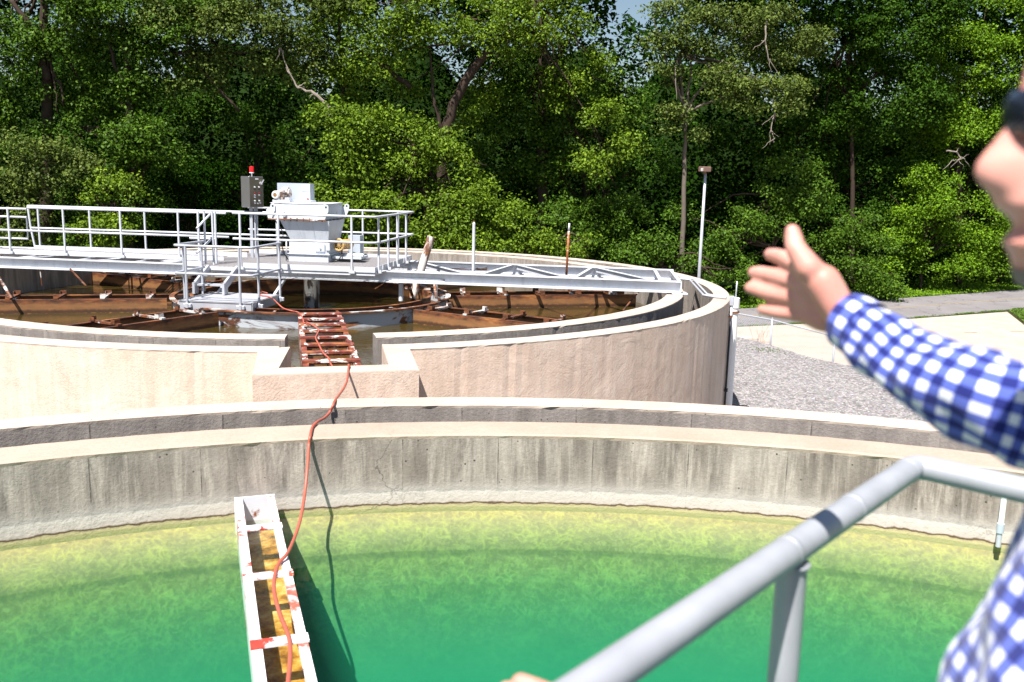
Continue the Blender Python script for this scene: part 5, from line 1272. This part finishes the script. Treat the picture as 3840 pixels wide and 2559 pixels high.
for i, (x, y) in enumerate([(-19, 46), (-8.5, 46.5), (20, 55)]):
    mb = MB(); h = random.uniform(12, 16); limb(mb, [(x, y, GZ), (x+random.uniform(-.4, .4), y, GZ+h*.5), (x+random.uniform(-.8, .8), y, GZ+h)], random.uniform(.16, .3), .06, 8, .08)
    for k in range(5):
        z = random.uniform(3, h-3); limb(mb, [(x, y, GZ+z), (x+random.uniform(-2.5, 2.5), y-random.uniform(.3, 1.5), GZ+z+random.uniform(.6, 2))], .07, .02, 6, .1)
    wtags = 'slim trunk standing in the shade of the wood'
    tag(obj('tree_trunk', mb, M['bark'], smooth=True), wtags, 'trunk', 'bare trunks in the shaded wood')
# bank of soil behind the trees so nothing bright shows under them
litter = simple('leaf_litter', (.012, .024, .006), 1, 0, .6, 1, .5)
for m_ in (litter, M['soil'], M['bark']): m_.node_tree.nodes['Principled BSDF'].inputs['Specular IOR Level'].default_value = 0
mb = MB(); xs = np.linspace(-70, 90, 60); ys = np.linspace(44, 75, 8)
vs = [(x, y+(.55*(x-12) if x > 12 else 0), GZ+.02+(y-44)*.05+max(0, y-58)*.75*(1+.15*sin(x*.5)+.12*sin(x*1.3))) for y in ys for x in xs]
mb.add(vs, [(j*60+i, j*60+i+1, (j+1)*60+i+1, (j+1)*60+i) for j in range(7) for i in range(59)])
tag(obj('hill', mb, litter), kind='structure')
# ground cover at the foot of the wood and along the road
def cover():
    N = 60000; x = RNG.uniform(-30, 45, N); fy = np.interp(x, [p[0] for p in far_edge], [p[1] for p in far_edge])
    y = fy+RNG.uniform(0, 1, N)**1.6*4.5+.05; h = np.minimum(.75, (y-fy)*.32)*(.6+.4*np.sin(x*1.7)*np.sin(x*.63+1))
    z = GZ+.02+RNG.uniform(0, 1, N)*np.maximum(h, .06)
    c = np.stack([x, y, z], 1); nn = np.array([0, -.5, .7])+RNG.normal(size=(N, 3))*.5; return c, nn
c, n_ = cover(); tag(leaf_mesh('ground_cover', c, n_, .11, M['leafE']), 'low bright weeds along the far edge of the road', kind='stuff')
def grass(name, pts_fn, N, size, label):
    c = pts_fn(N); nn = np.array([0, -1, .25])+RNG.normal(size=(len(c), 3))*.6
    tag(leaf_mesh(name, c, nn, size, M['grass'], asp=.3), label, kind='stuff')
def g1(N):   # lawn wedge right of the driveway
    x = RNG.uniform(20.3, 30, N); y = RNG.uniform(22, 46, N)
    fy = np.interp(x, [p[0] for p in near_edge], [p[1] for p in near_edge]); lx = np.interp(y, [22, 35.8, 39.9, 41], [30, 20.7, 22.2, 23])
    k = (y < fy-.1) & (x > lx); return np.stack([x[k], y[k], np.full(k.sum(), GZ+.05)+RNG.uniform(0, .06, k.sum())], 1)
grass('grass', g1, 60000, .10, 'short green lawn beside the driveway at the right frame edge')
def g2(N):
    x = RNG.uniform(-10, 26, N); fy = np.interp(x, [p[0] for p in near_edge], [p[1] for p in near_edge]); y = fy-RNG.uniform(0, .14, N); k = RNG.random(N) < (.3+.7*(np.sin(x*3)+np.sin(x*1.3) > .2))
    return np.stack([x[k], y[k], np.full(k.sum(), GZ+.02)+RNG.uniform(0, .05, k.sum())], 1)
grass('grass', g2, 9000, .06, 'thin line of weeds in the joint between road and driveway')
def g3(N):
    out = []
    for px, py in ((2880, 1315), (2905, 1318), (2850, 1312)):
        p = onz(px, py, PZ+.05); out.append(np.array([p.x, p.y, p.z+.03])+RNG.normal(size=(22, 3))*np.array([.2, .2, .02]))
    return np.concatenate(out)
grass('grass', g3, 0, .07, 'sparse weed tufts growing on the gravel near the fence post')
# dry weed by the fence
dw = thing('dry_weed', 'spindly dry reddish weed growing at the fence post', 'plant', (7.75, 27.7, GZ))
mb = MB()
for i in range(16):
    b_ = Vector((7.75+random.uniform(-.08, .08), 27.7, GZ)); tp = b_+Vector((random.uniform(-.55, .35), random.uniform(-.2, .2), random.uniform(.4, 1.15))); limb(mb, [b_, b_.lerp(tp, .5)+Vector((0, 0, .1)), tp], .006, .003, 4, .03)
obj('stem', mb, simple('dry_stem', (.34, .17, .09), .9), dw)

# ================================================================ CAMERA, SKY, SUN
cam = bpy.data.cameras.new('camera'); co = bpy.data.objects.new('camera', cam); COL.objects.link(co)
c, s = cos(RO), sin(RO); r0v = Vector((1, 0, 0)); d0v = Vector((0, -sin(TH), -cos(TH))); fwd = Vector((0, cos(TH), -sin(TH)))
right = r0v*c-d0v*s; down = r0v*s+d0v*c
from mathutils import Matrix
Mx = Matrix((right, -down, -fwd)).transposed().to_4x4(); Mx.translation = Vector((0, 0, Z0)); co.matrix_world = Mx
cam.sensor_width = 36; cam.lens = F/3840*36; cam.clip_end = 2500; cam.clip_start = .05
cam.dof.use_dof = True; cam.dof.focus_distance = 15.0; cam.dof.aperture_fstop = 4.2
scene.camera = co
SAZ, SEL = radians(28), radians(60)   # sun behind the viewer, to the left
Ld = Vector((sin(SAZ)*cos(SEL), cos(SAZ)*cos(SEL), -sin(SEL)))
sun = bpy.data.lights.new('sun', 'SUN'); sun.energy = 5; sun.angle = radians(.5); sun.color = (1, .955, .89)
so = bpy.data.objects.new('sun', sun); COL.objects.link(so); so.rotation_euler = Ld.to_track_quat('-Z', 'Y').to_euler()
w = bpy.data.worlds.new('World'); scene.world = w; w.use_nodes = True; nt = w.node_tree
sky = nt.nodes.new('ShaderNodeTexSky'); sky.sky_type = 'NISHITA'; sky.sun_disc = False; sky.sun_elevation = SEL
ts = -Ld; sky.sun_rotation = math.atan2(ts.x, ts.y); sky.altitude = 200; sky.air_density = 1.2; sky.dust_density = .8
bg = nt.nodes['Background']; bg.inputs[1].default_value = .05; nt.links.new(sky.outputs[0], bg.inputs[0])
scene.view_settings.view_transform = 'Standard'; scene.view_settings.look = 'None'; scene.view_settings.gamma = 1
scene.view_settings.exposure = 1.13; scene.view_settings.use_curve_mapping = False
scene.cycles.max_bounces = 8; scene.cycles.transparent_max_bounces = 12; scene.cycles.use_adaptive_sampling = True
scene.cycles.volume_bounces = 0; scene.cycles.sample_clamp_indirect = 4
